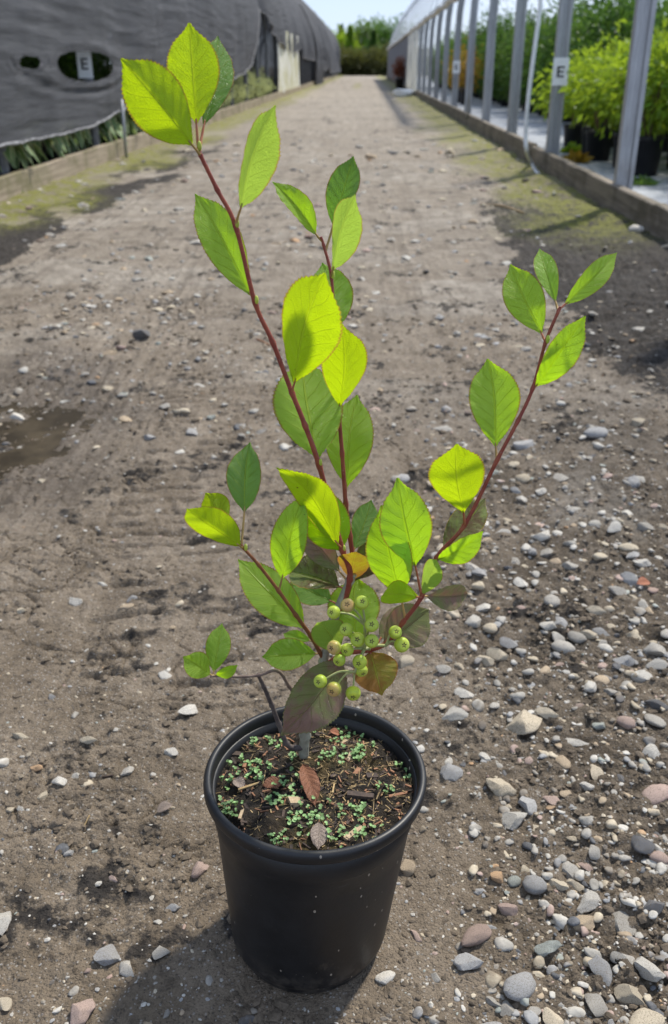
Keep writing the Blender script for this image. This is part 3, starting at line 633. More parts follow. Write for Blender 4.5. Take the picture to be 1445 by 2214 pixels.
def plate_on_post(y, px, py, w, h, label, side):
    z = onY(px, py, y)[2]
    xx = (GX if side > 0 else LXP); letter_sign((xx, y-.038 if side > 0 else y-.052, z), w, h, 0, label)
plate_on_post(POSTS_R[3], 1192, 155, .125, .205, 'white letter plate on the greenhouse post beside the hanging white strap', 1)
plate_on_post(POSTS_R[7], 972, 145, .125, .20, 'white letter plate on a greenhouse post far down the row', 1)
# white strap hanging from the roof edge
pts = np.array([onY(a, b, 8.30) for a, b in ((1176, -60), (1168, 20), (1153, 130), (1141, 230), (1137, 290), (1140, 330))]); 
pts = np.vstack([pts, onZ(1150, 352, .05), onZ(1162, 372, .012), onZ(1180, 384, .008)]); pts[:, 0] = np.minimum(pts[:, 0], XR-.02+.0*pts[:, 0] if False else 9)
pts = np.vstack([[GX-.056, pts[0][1], 1.75], pts])
c = catmull(pts, 8); w = .017; V = []
for i, q in enumerate(c): V += [q+[-w, 0, 0], q+[w, .004, 0], q+[w, .008, 0], q+[-w, .004, 0]]
F = [[i*4+k, i*4+(k+1) % 4, (i+1)*4+(k+1) % 4, (i+1)*4+k] for i in range(len(c)-1) for k in range(4)]
tag(obj('hanging_strap', MB().add(V, F).mesh('strap', M_white)), 'thin white strap hanging from the roof edge over the kerb', 'strap')

# --- shade house on the left
LX, LR, LZ = XL+.045, 3.5, 1.3; LXP = XL-.115
sh = empty('shade_house', (0, 0, 0), 'hoop house covered with draped black shade cloth', 'shade house')
SQ = [(-.05*math.cos(a), .05*math.sin(a)) for a in np.linspace(0, 2*math.pi, 10, endpoint=False)]
hm = hoop_mesh('post', LXP, -1, LR-.08, LZ, M_darksteel, SQ); POSTS_L = [1.85+2.4*k for k in range(36)]
for y in POSTS_L: obj('post', hm, sh, (0, y, 0))
def hem_curve(pts): 
    P = np.array([onX(a, b, LX)[1:] for a, b in pts]); return P[np.argsort(P[:, 0])]
def cloth_panel(name, Y, hem, wr, seed, vert_fold=0., holes=(), flare=0.):
    nr1, nr2 = 120, 44; tot = 2*LZ+math.pi*LR; amid = 2.6
    hz = np.interp(Y, hem[:, 0], hem[:, 1]); hz = hz + .014*noise(Y*2.2, Y*0+seed, seed)+.008*noise(Y*7, Y*0, seed+1)
    ha = np.array([arc_of_z(z, LR, LZ) for z in hz]); am = np.maximum(ha+.3, amid)
    A = np.concatenate([lerp(ha[:, None], am[:, None], np.linspace(0, 1, nr1)[None]), lerp(am[:, None], np.full((len(Y), 1), tot-.04), np.linspace(0, 1, nr2+1)[None, 1:])], 1)
    YY = np.repeat(Y[:, None], A.shape[1], 1)
    tilt = A + .05*np.sin(YY*.9+seed)
    d = wr*(.006*fbm(YY*.5+seed, tilt*11, 4, seed, .6) + .016*(.55-np.abs(noise(YY*.45+seed+.3*noise(YY, A*2, 4), tilt*6, seed+8)))*sstep(-.3, .3, noise(YY*.7, A*1.5, seed+9)) + .008*fbm(YY*.6, tilt*1.6, 2, seed+3)) - .02
    d = d + .03*(np.sin(YY*math.pi/2.4)**2-.5)
    if vert_fold: d = d + vert_fold*(.14*fbm(YY*.75, A*.25, 3, seed+5) + .05*noise(YY*2.2, A*.4, seed+6))
    if flare: d = d + flare*sstep(1.2, 0, A)
    for hy, hz_, ry, rz in holes:      # puckers round a tear
        rr = np.hypot((YY-hy)/ry, (A-hz_)/rz); d = d + .014*np.exp(-((rr-1.15)/.35)**2)*(.6+.5*noise(rr*5, YY*.4, 3)) + .007*np.sin(rr*9)*np.exp(-((rr-1.7)/.8)**2)*(A < hz_)
    V = np.empty((len(Y), A.shape[1], 3))
    for i in range(len(Y)):
        for j in range(A.shape[1]):
            (x, z), (nx, nz) = arch(LX, -1, LR, LZ, A[i, j]); V[i, j] = (x+nx*d[i, j], Y[i], z+nz*d[i, j])
    F = grid_faces(len(Y), A.shape[1]); V2 = V.reshape(-1, 3)
    if holes:
        fa = A.ravel(); fy = YY.ravel(); dead = np.zeros(len(F), bool)
        for k, (hy, hz_, ry, rz) in enumerate(holes):
            def rad(yv, av):
                rzz = np.where(av > hz_, rz*.8, rz*1.15); return np.sqrt(((yv-hy)/ry)**2 + ((av-hz_)/rzz)**2)
            fc_y = fy[F].mean(1); fc_a = fa[F].mean(1); dead |= rad(fc_y, fc_a) < 1
        F = F[~dead]; used = np.unique(F)
        for k, (hy, hz_, ry, rz) in enumerate(holes):
            rzz = np.where(fa[used] > hz_, rz*.8, rz*1.15); q = np.sqrt(((fy[used]-hy)/ry)**2 + ((fa[used]-hz_)/rzz)**2); ins = used[(q < 1.0) & (q > .02)]; qq = q[(q < 1.0) & (q > .02)]
            V2[ins, 1] = hy+(fy[ins]-hy)/qq; V2[ins, 2] = hz_+(fa[ins]-hz_)/qq
    me = mesh_np(name, V2, F, [M_cloth])
    o = obj(name, me, sh)
    e = V[:, 0]; m = MB().tube(e[::2], .011+.005*noise(e[::2, 1]*3, e[::2, 1]*0, 2), 6); obj('hem', m.mesh('hem', M_hem), o)
    return o
M_hem = simple('frayed_hem', (.20, .20, .21), .8, .4, 14)
h1 = hem_curve([(-700, 560), (-60, 335), (0, 316), (90, 300), (160, 286), (240, 256), (290, 226), (420, 190), (490, 176), (530, 160), (548, 140), (558, 90), (566, 40), (571, 12)])
hole = []
for px, py, wpx, hpx in ((65, 133, 40, 26), (187, 138, 124, 66)):
    a = onX(px-wpx/2, py, LX); b = onX(px+wpx/2, py, LX); t_ = onX(px, py-hpx/2, LX); u_ = onX(px, py+hpx/2, LX)
    hole.append(((a[1]+b[1])/2, (t_[2]+u_[2])/2, (b[1]-a[1])/2, (t_[2]-u_[2])/2))
Y1 = np.concatenate([np.linspace(.5, 5.6, 40)[:-1], np.linspace(5.6, 10.5, 240)[:-1], np.linspace(10.5, h1[-1, 0], 150)])
cl = cloth_panel('shade_cloth', Y1, h1, 1.0, 61, 0.25, hole); cl['label'] = 'wide black shade cloth with two torn holes'
h2 = hem_curve([(573, 0), (583, 45), (600, 85), (622, 108), (640, 114), (652, 104)])
cloth_panel('shade_cloth', np.linspace(h2[0, 0], h2[-1, 0], 120), h2, 1.2, 71, .9)
h3 = hem_curve([(652.5, 122), (666, 128), (680, 131)]); cloth_panel('shade_cloth', np.linspace(h3[0, 0]+.05, h3[-1, 0], 70), h3, .8, 81, .9)
h4 = np.array([[h3[-1, 0]+.05, .05], [h3[-1, 0]+4, .02], [h3[-1, 0]+6, .1], [h3[-1, 0]+8, .9], [h3[-1, 0]+11, .55], [h3[-1, 0]+16, .75], [h3[-1, 0]+22, .4], [90.5, .35]])
h4 = h4[(h4[:, 0] < 90) | (h4[:, 0] == 90.5)]; h4 = h4[np.argsort(h4[:, 0])]
cloth_panel('shade_cloth', np.linspace(h4[0, 0], 90.5, 260), h4, 1.2, 91, 1.5, flare=.12)
V = [[LXP+.05, 90.3, 0], [LXP-2*LR, 90.3, 0]] + [[arch(LX, -1, LR, LZ, q)[0][0], 90.3, arch(LX, -1, LR, LZ, q)[0][1]] for q in np.linspace(2*LZ+math.pi*LR-.1, .1, 30)]
obj('end_wall', mesh_np('end_wall', V, np.array([list(range(len(V)))]), [M_cloth], False), sh)
a = onX(606, 120, LX)[1]; b = onX(651, 120, LX)[1]; yv = np.linspace(a, b, 40); zv = np.linspace(.12, 1.75, 14)
V = [[XL-.02+.05*noise(y*.9, z*.5, 5)+.012*math.sin(y*6+z), y, z] for y in yv for z in zv]
t = NT('stained_white_plastic'); g = t.geo(); t.P(color=t.mix(t.ramp(t.noise(2.2, 5, .7, t.n('Mapping', {'Vector': g, 'Scale': (1, 1, .35)}).outputs[0]), .42, .62), (.72, .72, .68), (.40, .38, .14)), rough=.5)
o = obj('side_panel', mesh_np('side_panel', V, grid_faces(40, 14), [t.m]), sh); o['label'] = 'stained white plastic side panel'
o = obj('support_rod', MB().tube([onX(263, 215, LX+.02), onX(274, 344, LX+.02)], .016, 6).mesh('support_rod', M_steel), sh)
plate_on_post(POSTS_L[3], 195, 138, .13, .23, 'white letter plate seen through the torn hole in the cloth', -1)

# ------------------------------------------------------------------ foliage
def leaf_cloud(P, D, L, W, fold=.25, droop=.25):
    """folded four-point leaves at P pointing along D"""
    n = len(P); D = D/np.linalg.norm(D, axis=1)[:, None]; r = rng.normal(size=(n, 3)); S = np.cross(D, r); S /= np.linalg.norm(S, axis=1)[:, None]; N = np.cross(D, S)
    L = L[:, None]; W = W[:, None]
    V = np.stack([P, P+D*L*.5+S*W*.5+N*W*fold, P+D*L-np.array([0, 0, 1.])*L*droop, P+D*L*.5-S*W*.5+N*W*fold], 1).reshape(-1, 3)
    i = np.arange(n)[:, None]*4; F = np.concatenate([i+np.array([[0, 1, 2]]), i+np.array([[0, 2, 3]])]); return V, F
def blob_points(n, c, r, clumps, spread=.35, lo=.5):
    C = rng.normal(size=(clumps, 3)); C /= np.linalg.norm(C, axis=1)[:, None]; C *= rng.uniform(lo, 1, (clumps, 1))
    k = rng.integers(0, clumps, n); P = C[k] + rng.normal(size=(n, 3))*spread; D = P + rng.normal(size=(n, 3))*.7 + [0, 0, .25]
    return np.array(c)+P*np.array(r), D
def small_pot(name, r, h):
    prof = [(r*.76, 0), (r*.80, .006), (r*.95, h*.86), (r, h*.87), (r, h), (r*.94, h), (r*.92, h*.9), (0.001, h*.88)]; n = 20
    a = np.arange(n)*2*math.pi/n; V = [[q*math.cos(t), q*math.sin(t), z] for q, z in prof for t in a]
    F = [[i*n+k, i*n+(k+1) % n, (i+1)*n+(k+1) % n, (i+1)*n+k] for i in range(len(prof)-1) for k in range(n)]
    return MB().add(V, F).mesh(name, M_bpot)
M_bpot = simple('nursery_pot_black', (.014, .014, .016), .5, .3, 12)
M_stem = bark_material('brown_stem', (.10, .07, .04), (.18, .12, .07))
def shrub_proto(pr, ph, n, c, r, clumps, leaf, wid, mat, stems=5, spread=.32):
    P, D = blob_points(n, c, r, clumps, spread); P[:, 2] = np.maximum(P[:, 2], ph*.9)
    V, F = leaf_cloud(P, D, rng.uniform(.7, 1.3, n)*leaf, rng.uniform(.7, 1.3, n)*wid); m = MB()
    for k in range(stems):
        a = rng.uniform(0, 6.28); e = np.array(c)+np.array(r)*.6*np.array([math.cos(a), math.sin(a), rng.uniform(-.2, .8)])
        m.tube(catmull([[.02*math.cos(a), .02*math.sin(a), ph*.8], lerp(np.array([0, 0, ph]), e, .5)+[0, 0, .05], e], 4), [.009]*8+[.004], 5)
    return dict(pot=small_pot('pot', pr, ph), stems=m.mesh('stems', M_stem), foliage=mesh_np('foliage', V, F, [mat], False))
def place_shrub(name, proto, loc, label, group, s=1., cat='shrub'):
    root = empty(name, loc, label, cat, group); root.rotation_euler = (0, 0, rng.uniform(0, 6.28)); root.scale = (s, s, s*rng.uniform(.92, 1.08))
    for k, me in proto.items(): obj(k, me, root)
    return root
LIME = [shrub_proto(.115, .24, 1100, (0, 0, .57), (.27, .27, .19), 22, .066, .030, FOL['lime'], 6, .42) for _ in range(3)]
DARK = [shrub_proto(.16, .28, 2600, (0, 0, 1.02), (.46, .46, .66), 60, .105, .045, FOL[k]) for k in ('dark', 'dark', 'mid')]
GOLD = [shrub_proto(.13, .26, 500, (0, 0, .62), (.24, .24, .34), 18, .06, .03, FOL['gold'])]
k = 0
for row, x in enumerate((2.06, 2.46, 2.86, 3.26)):
    for y in np.arange(6.2 if row else 6.9, (9.9, 11.0, 11.9, 12.6)[row], .56):
        if row == 0 and y < 7.2: continue
        k += 1; place_shrub('potted_shrub', LIME[k % 3], (x+rng.uniform(-.05, .05), y+rng.uniform(-.05, .05), .075), 'bushy lime green shrub in a black pot, '+('row beside the timber kerb', 'second row from the timber kerb', 'third row from the timber kerb', 'row against the tall dark shrubs')[row], 'lime shrubs in the greenhouse, row %s' % 'ABCD'[row], rng.uniform(.85, 1.1))
k = 0
for row, x in enumerate((2.95, 3.85, 4.9)):
    for y in np.arange((13.0, 12.2, 11.4, 10.6)[row], (40, 34, 26, 22)[row], .95):
        k += 1; place_shrub('tall_potted_shrub', DARK[k % 3], (x+rng.uniform(-.1, .1), y+rng.uniform(-.15, .15), .075), ('tall dark green shrub in the greenhouse row nearest the posts', 'tall dark green shrub in the middle greenhouse row', 'tall dark green shrub in the greenhouse row farthest from the posts')[row], 'tall shrubs in the greenhouse, row %s' % 'ABC'[row], rng.uniform(.68, .92))
for y in (21.5, 22.6, 23.7): place_shrub('golden_shrub', GOLD[0], (2.15, y, .075), 'golden orange shrub in a black pot behind the posts', 'golden shrubs in the greenhouse', 1.15)
# small weeds along the kerb
def weed(px, py, z, n, s, mat, label):
    p = onZ(px, py, z); P = np.tile([0, 0, .0], (n, 1))+rng.normal(size=(n, 3))*[s*.2, s*.2, 0]; D = rng.normal(size=(n, 3))*[1, 1, .3]+[0, 0, .8]
    V, F = leaf_cloud(P, D, rng.uniform(.5, 1, n)*s, rng.uniform(.25, .45, n)*s); tag(obj('weed', mesh_np('weed', V, F, [mat], False), None, (p[0], p[1], z)), label, 'weed')
weed(1250, 352, .075, 26, .16, FOL['gold'], 'withered yellow weed on the weed mat behind the kerb')
weed(1235, 330, .075, 26, .16, FOL['lime'], 'green seedling behind the kerb near the letter plate')
weed(1390, 400, .075, 30, .12, FOL['mid'], 'low green weed behind the kerb beside the nearest post')
for y in np.arange(6.5, 15.5, 1.1): place_shrub('potted_shrub_under_cloth', DARK[0], (-4.1+rng.uniform(-.1, .1), y, .02), 'dark shrub in a pot inside the shade house behind the torn cloth', 'dark shrubs inside the shade house', .75)
weed(25, 418, .02, 22, .10, FOL['mid'], 'small green weed growing against the pale kerb')
# hostas under the shade cloth
def hosta_proto():
    n = 26; V = []; F = []; mi = []
    for k in range(n):
        a = rng.uniform(0, 6.28); L = rng.uniform(.16, .26); up = rng.uniform(.08, .22); w = L*.30; ss = np.linspace(0, 1, 9); b = len(V)
        for s in ss:
            r = .03+L*1.15*s; z = .24+up*math.sin(min(1, s*1.3)*math.pi*.55)-.22*s*s*(1+rng.uniform(0, .3)*0); hw = w*math.sin(math.pi*min(.98, s**.8))+.004
            for q in (-1, -.62, 0, .62, 1): V.append([r*math.cos(a)-q*hw*math.sin(a), r*math.sin(a)+q*hw*math.cos(a), z+.25*abs(q)*hw])
        for i in range(8):
            for j in range(4): F.append([b+i*5+j, b+i*5+j+1, b+(i+1)*5+j+1, b+(i+1)*5+j]); mi.append(1 if j in (0, 3) else 0)
    return dict(pot=small_pot('pot', .12, .25), foliage=mesh_np('foliage', V, np.array(F), [FOL['hosta'], FOL['cream']], True, mi=mi))
HOSTA = [hosta_proto() for _ in range(2)]
k = 0
for x in (-2.62, -3.05):
    for y in np.arange(4.8, 14.2, .42):
        k += 1; place_shrub('potted_hosta', HOSTA[k % 2], (x+rng.uniform(-.04, .04), y+rng.uniform(-.05, .05), .02), 'variegated hosta in a black pot under the shade cloth', 'hostas under the shade cloth', rng.uniform(.85, 1.05), 'plant')
CREAM = [shrub_proto(.12, .2, 500, (0, 0, .34), (.24, .24, .16), 18, .07, .035, FOL['cream'])]
for x in (-2.66, -3.1):
    for y in np.arange(14.6, 26, .62): place_shrub('variegated_plant', CREAM[0], (x, y+rng.uniform(-.1, .1), .02), 'cream and green mounded plant behind the bare shade house posts', 'mounded plants in the shade house', rng.uniform(.9, 1.2), 'plant')
RUST = shrub_proto(.17, .42, 700, (0, 0, .78), (.20, .20, .36), 18, .09, .05, FOL['rust'])
p = onZ(864, 194); place_shrub('red_potted_plant', RUST, (p[0], p[1], 0), 'rust red plant in a black pot on the road edge', None, 1.0, 'plant')
p = onZ(876, 208); V, F = stone_shape(77, 3, True, 5); V = V*[.36, .30, .12]; V += .02*np.stack([noise(V[:, 0]*14, V[:, 1]*14+i, i) for i in range(3)], 1)
tag(obj('plastic_bag', mesh_np('plastic_bag', V, F, [M_white]), None, (p[0], p[1], .08)), 'crumpled white plastic bag below the red potted plant', 'bag')
# ---- trees beyond the end of the road
M_trunk = bark_material('tree_bark', (.07, .055, .04), (.13, .105, .08), .85)
def tree(name, loc, hgt, rx, mat, label, group, base=.25, conifer=False, n=2600, leaf=.34):
    hgt *= .86 if conifer else .72
    root = empty(name, loc, label, 'tree', group); tr = [[0, 0, 0], [rng.uniform(-.1, .1), 0, hgt*.35], [rng.uniform(-.2, .2), 0, hgt*.8]]; c = catmull(tr, 5); m = MB()
    m.tube(c, np.linspace(.035*hgt*.5, .02, len(c)), 7); 
    for k in range(9):
        z = rng.uniform(.3, .75)*hgt; a = rng.uniform(0, 6.28); m.tube([[0, 0, z], [rx*.4*math.cos(a), rx*.4*math.sin(a), z+.12*hgt], [rx*.75*math.cos(a), rx*.75*math.sin(a), z+.2*hgt]], [.05, .03, .012], 5)
    obj('trunk', m.mesh('trunk', M_trunk), root)
    if conifer:
        s = rng.uniform(0, 1, n)**.7; a = rng.uniform(0, 6.28, n); z = hgt*(1-s*(1-base*.3)); r = rx*s*(.35+.65*rng.random(n))*(.8+.3*np.sin(z*5)); P = np.stack([r*np.cos(a), r*np.sin(a), z], 1); D = np.stack([np.cos(a), np.sin(a), -.25+0*a], 1)+rng.normal(size=(n, 3))*.3
    else:
        P, D = blob_points(n, (0, 0, hgt*(.5+base*.5)), (rx, rx, hgt*(.5-base*.5)), 34, .24, .35)
    V, F = leaf_cloud(P, D, rng.uniform(.6, 1.3, n)*leaf, rng.uniform(.6, 1.2, n)*leaf*.6)
    obj('crown', mesh_np('crown', V, F, [mat], False), root)
def at(px, Y): return onY(px, 143, Y)[0]
for i, (px, Y, h, r, mt) in enumerate([(700, 97, 3.4, 1.6, 'olive'), (722, 98, 3.7, 1.5, 'olive'), (748, 99, 3.3, 1.3, 'olive'), (768, 97, 3.0, 1.2, 'olive'), (790, 98, 3.1, 1.3, 'olive'), (812, 97, 2.9, 1.2, 'olive'), (838, 98, 3.3, 1.4, 'olive'), (865, 99, 3.6, 1.5, 'olive'), (665, 98, 3.6, 1.6, 'olive'), (905, 99, 3.5, 1.6, 'olive')]):
    tree('hedge_shrub', (at(px, Y), Y, -.075), h, r, FOL[mt], 'rounded olive green shrub in the hedge closing the road', 'hedge shrubs at the road end', .05, n=2600, leaf=.26)
tree('leafy_tree', (at(806, 112), 112, -.075), 7.2, 2.0, FOL['mid'], 'tall airy green tree rising above the hedge at the road end', None, .3, n=2600)
tree('leafy_tree', (at(846, 108), 108, -.075), 7.0, 2.2, FOL['dark'], 'dark leafy tree beside the white greenhouse roof end', None, .2, n=3000)
tree('conifer', (at(757, 105), 105, -.075), 5.4, 1.1, FOL['lime'], 'bright green pointed conifer above the hedge', None, .1, True, 2600, .3)
tree('conifer', (at(808, 104), 104, -.075), 5.0, 1.3, FOL['mid'], 'broad mid green conifer in front of the airy tree', None, .1, True, 2600, .3)
tree('conifer', (at(737, 128), 128, -.075), 6.4, 1.8, FOL['blue'], 'distant bluish conifer left of the bright green one', None, .1, True, 2400, .35)
tree('conifer', (at(771, 134), 134, -.075), 5.2, 1.9, FOL['blue'], 'distant bluish conifer in the gap between the trees', None, .1, True, 2400, .35)
tree('leafy_tree', (at(722, 108), 108, -.075), 5.8, 2.0, FOL['lime'], 'light green tree beside the end of the shade house', None, .15, n=2600)

# ------------------------------------------------------------------ the potted shrub
POT_H, POT_R = .215, .1045; SOIL_Z = .193
shrub = empty('potted_aronia_shrub', (POT[0], POT[1], 0), 'young shrub with bright green leaves and green berries in a black pot', 'potted shrub')
shrub.name = 'potted_shrub_with_berries'; shrub.location = (0, 0, 0)
def lathe(prof, n, wob=0.):
    a = np.arange(n)*2*math.pi/n
    V = [[POT[0]+r*math.cos(t)-(POT_H-z)*.042, POT[1]+r*math.sin(t), z] for r, z in prof for t in a]   # stands a little askew
    F = [[i*n+k, i*n+(k+1) % n, (i+1)*n+(k+1) % n, (i+1)*n+k] for i in range(len(prof)-1) for k in range(n)]
    return np.array(V), np.array(F)
body = [(.004, .006), (.064, .006), (.068, .0), (.0722, .0002), (.0735, .003), (.0742, .009), (.0772, .0115), (.0792, .016), (.0800, .023), (.0862, .090), (.0913, .145), (.0937, .1690), (.0947, .1705), (.0952, .1725), (.0988, .2032),
        (.0962, .2036), (.0940, .2030), (.0925, .190), (.0915, .172), (.088, .150)]
V, F = lathe(body, 160); a = np.arctan2(V[:, 1]-POT[1], V[:, 0]-POT[0])
low = V[:, 2] < .0126; notch = sstep(.15, .5, np.sin(a*6))*.0038; V[low & (V[:, 2] > .002), 2] += 0
pot = obj('pot', mesh_np('pot', V, F, [M_pot]), shrub)
rim = [(.0955, .2035), (.1028, .2026), (.1039, .2034), (.1044, .2052), (.1046, .2092), (.1041, .2125), (.1026, .2145), (.1003, .2150), (.0985, .2146), (.0972, .2128), (.0962, .2080), (.0955, .2000), (.0945, .1900)]
obj('rim', mesh_np('rim', *lathe(rim, 160), [M_pot]), pot)
# soil
t = NT('potting_soil'); v_ = t.geo(); n1 = t.noise(120, 6, .7, v_); n2 = t.noise(18, 5, .6, v_); n3 = t.noise(420, 4, .7, v_)
c = t.mix(t.ramp(n1, .35, .68), (.012, .010, .008), (.055, .040, .025)); c = t.mix(t.math('MULTIPLY', t.ramp(n2, .48, .68), .8), c, t.mix(t.ramp(n1, .35, .65), (.05, .045, .012), (.17, .115, .04)))
c = t.mix(t.ramp(n3, .64, .74), c, (.20, .14, .08)); t.P(color=c, rough=.85, spec=.35, normal=t.bump(t.math('ADD', n1, n3), 1., .006)); M_soil = t.m
def soil_h(x, y):
    d = np.hypot(x-POT[0], y-POT[1]); return SOIL_Z + .005*(1-(d/.095)**2) + .0055*fbm(x*26, y*26, 4, 44, .6) + .0018*noise(x*170, y*170, 3)
rr = np.linspace(0.0005, .0948, 70); aa = np.linspace(0, 2*math.pi, 220, endpoint=False); RR, AA = np.meshgrid(rr, aa, indexing='ij')
xx = POT[0]+RR*np.cos(AA); yy = POT[1]+RR*np.sin(AA); zz = soil_h(xx, yy); n = 220
F = np.array([[i*n+k, i*n+(k+1) % n, (i+1)*n+(k+1) % n, (i+1)*n+k] for i in range(69) for k in range(n)])[:, ::-1]
obj('soil', mesh_np('soil', np.stack([xx.ravel(), yy.ravel(), zz.ravel()], 1), F[:, ::-1], [M_soil]), shrub)
def on_soil(px, py):
    p = onZ(px, py, SOIL_Z+.003); return np.array([p[0], p[1], float(soil_h(p[0], p[1]))])
def rand_soil(n, rmax=.091):
    r = rmax*np.sqrt(rng.random(n)); a = rng.uniform(0, 6.28, n); return POT[0]+r*np.cos(a), POT[1]+r*np.sin(a)
# seedlings: pairs of tiny round leaves
cent = [on_soil(a, b)[:2] for a, b in ((480, 1700), (470, 1735), (505, 1750), (490, 1770), (560, 1665), (575, 1685), (610, 1690), (640, 1650), (700, 1650), (730, 1640), (720, 1600), (760, 1590), (800, 1575), (690, 1560), (560, 1600), (595, 1600), (640, 1720), (600, 1735), (680, 1760), (640, 1770), (760, 1760), (785, 1750), (775, 1790), (800, 1800), (700, 1790), (610, 1815), (880, 1670), (830, 1700), (770, 1640), (780, 1625), (500, 1610), (480, 1650), (525, 1640), (545, 1680), (860, 1600), (740, 1570), (655, 1800), (720, 1825))]
m = MB(); hexa = np.array([[math.cos(q), math.sin(q), 0] for q in np.arange(7)*2*math.pi/7]); 
for c in cent:
    for _ in range(rng.integers(5, 12)):
        x, y = c + rng.normal(size=2)*.0068
        if math.hypot(x-POT[0], y-POT[1]) > .091: continue
        z = float(soil_h(x, y)); a = rng.uniform(0, 6.28); h = rng.uniform(.002, .006)
        for s in (-1, 1):
            r = rng.uniform(.0010, .0020); cx_, cy_ = x+s*r*.95*math.cos(a), y+s*r*.95*math.sin(a); tz = rng.normal(size=2)*.16
            V = hexa*r; V[:, 2] = V[:, 0]*tz[0]+V[:, 1]*tz[1]; V = np.vstack([V+[cx_, cy_, z+h], [[cx_, cy_, z+h-.0003]], [[x, y, z-.001]]]); F = [[7, k, (k+1) % 7, (k+1) % 7] for k in range(7)] + [[8, 7, 0, 0]]
            m.add(V, F)
M_seed = foliage_material('seedling', (.22, .34, .13), (.24, .38, .08), .2)
tag(obj('seedlings', m.mesh('seedlings', M_seed, False), shrub), kind='stuff')
# straw and fibres in the mulch
def splinter(p, L, w, h, a, tilt, m):
    V = np.array([[-L/2, -w/2*.6, 0], [L/2*.9, -w/2, 0], [L/2, w/2*.5, 0], [-L/2*.95, w/2, 0], [-L/2*.98, -w/2*.5, h], [L/2*.88, -w/2*.9, h*.8], [L/2*.96, w/2*.4, h*.7], [-L/2*.93, w/2*.85, h]])
    c, s = math.cos(a), math.sin(a); V = np.stack([V[:, 0]*c-V[:, 1]*s, V[:, 0]*s+V[:, 1]*c, V[:, 2]+V[:, 0]*tilt], 1)+p; m.add(V, BOXF)
def chip_mat(name, c1, c2): 
    t = NT(name); v = t.objc(); n = t.noise(8, 5, .7, t.n('Mapping', {'Vector': v, 'Scale': (40, 40, 40)}).outputs[0]); hs = t.n('HueSaturation', {'Color': t.mix(t.ramp(n, .3, .7), c1, c2)}); t.set(hs, 'Value', t.math('ADD', .35, t.math('MULTIPLY', t.n('NewGeometry').outputs['Random Per Island'], .95))); t.P(color=hs.outputs[0], rough=.8); return t.m
M_straw = chip_mat('straw', (.26, .17, .07), (.44, .32, .16)); M_bark = chip_mat('bark', (.030, .020, .015), (.085, .055, .04)); M_chip = chip_mat('pale_wood', (.36, .26, .15), (.52, .40, .26)); M_red = chip_mat('redwood_chip', (.22, .10, .05), (.34, .17, .09))
m = MB(); m2 = MB()
X_, Y_ = rand_soil(1300)
for i, (x, y) in enumerate(zip(X_, Y_)):
    right = x > POT[0]
    if not right and rng.random() < .55: continue
    splinter((x, y, float(soil_h(x, y))-.0004), float(rng.uniform(.0025, .009) if rng.random() < .8 else rng.uniform(.009, .02)), float(np.exp(rng.normal(-7.3, .5))), .0006, rng.uniform(0, 6.28), rng.uniform(-.25, .25), m)
X_, Y_ = rand_soil(260)
for x, y in zip(X_, Y_): splinter((x, y, float(soil_h(x, y))-.0012), rng.uniform(.003, .010), rng.uniform(.0015, .004), rng.uniform(.0015, .003), rng.uniform(0, 6.28), rng.uniform(-.3, .3), m2)
m3 = MB(); X_, Y_ = rand_soil(240)
for x, y in zip(X_, Y_): splinter((x, y, float(soil_h(x, y))-.0006), rng.uniform(.003, .009), rng.uniform(.001, .003), rng.uniform(.0008, .002), rng.uniform(0, 6.28), rng.uniform(-.3, .3), m3)
tag(obj('wood_bits', m3.mesh('wood_bits', M_red, False), shrub), kind='stuff')
tag(obj('straw_bits', m.mesh('straw_bits', M_straw, False), shrub), kind='stuff'); tag(obj('bark_bits', m2.mesh('bark_bits', M_bark, False), shrub), kind='stuff')
CHIPS = [(765, 1800, 55, 14, .95, M_chip, 'long pale wood splinter on the soil in front of the stem'), (753, 1553, 38, 8, .02, M_chip, 'pale wood sliver on the soil behind the stem'), (780, 1725, 60, 16, .05, M_bark, 'black bark strip on the soil'),
         (553, 1598, 44, 10, .1, M_bark, 'grey brown twig piece on the soil by the left stem'), (755, 1640, 40, 8, 1.4, M_chip, 'narrow straw upright among the seedlings'), (745, 1598, 24, 10, .9, M_chip, 'small pale block of wood on the soil'),
         (885, 1640, 70, 5, 1.45, M_straw, 'long dry straw against the right side of the pot'), (868, 1718, 60, 8, .4, M_red, 'reddish wood sliver near the right side of the soil'), (770, 1672, 36, 12, 1.2, M_red, 'reddish bark chip beside the seedlings'),
         (530, 1645, 34, 9, 1.6, M_red, 'short red brown stick on the left of the soil'), (543, 1700, 62, 6, .55, M_straw, 'yellow straw leaning toward the curled brown leaf'), (510, 1628, 24, 16, .2, M_bark, 'dark bark lump near the left rim'), (640, 1738, 28, 24, .4, M_chip, 'pale crumbly fragment below the brown leaf'),
         (522, 1765, 30, 7, 1.5, M_chip, 'pale stick at the front left of the soil'), (485, 1745, 34, 6, -.5, M_straw, 'straw lying along the front left rim'), (805, 1680, 26, 18, .3, M_bark, 'dark rounded bark piece in the middle of the soil')]
for px, py, L, w, a, mt, lab in CHIPS:
    p = on_soil(px, py); k = .87/FPX; m = MB(); splinter((0, 0, -.001), L*k, w*k*1.25, max(w*k*.5, .0012), a, rng.uniform(-.06, .12), m)
    tag(obj('wood_chip', m.mesh('wood_chip', mt, False), None, (p[0], p[1], p[2]+.0012)), lab, 'wood chip')

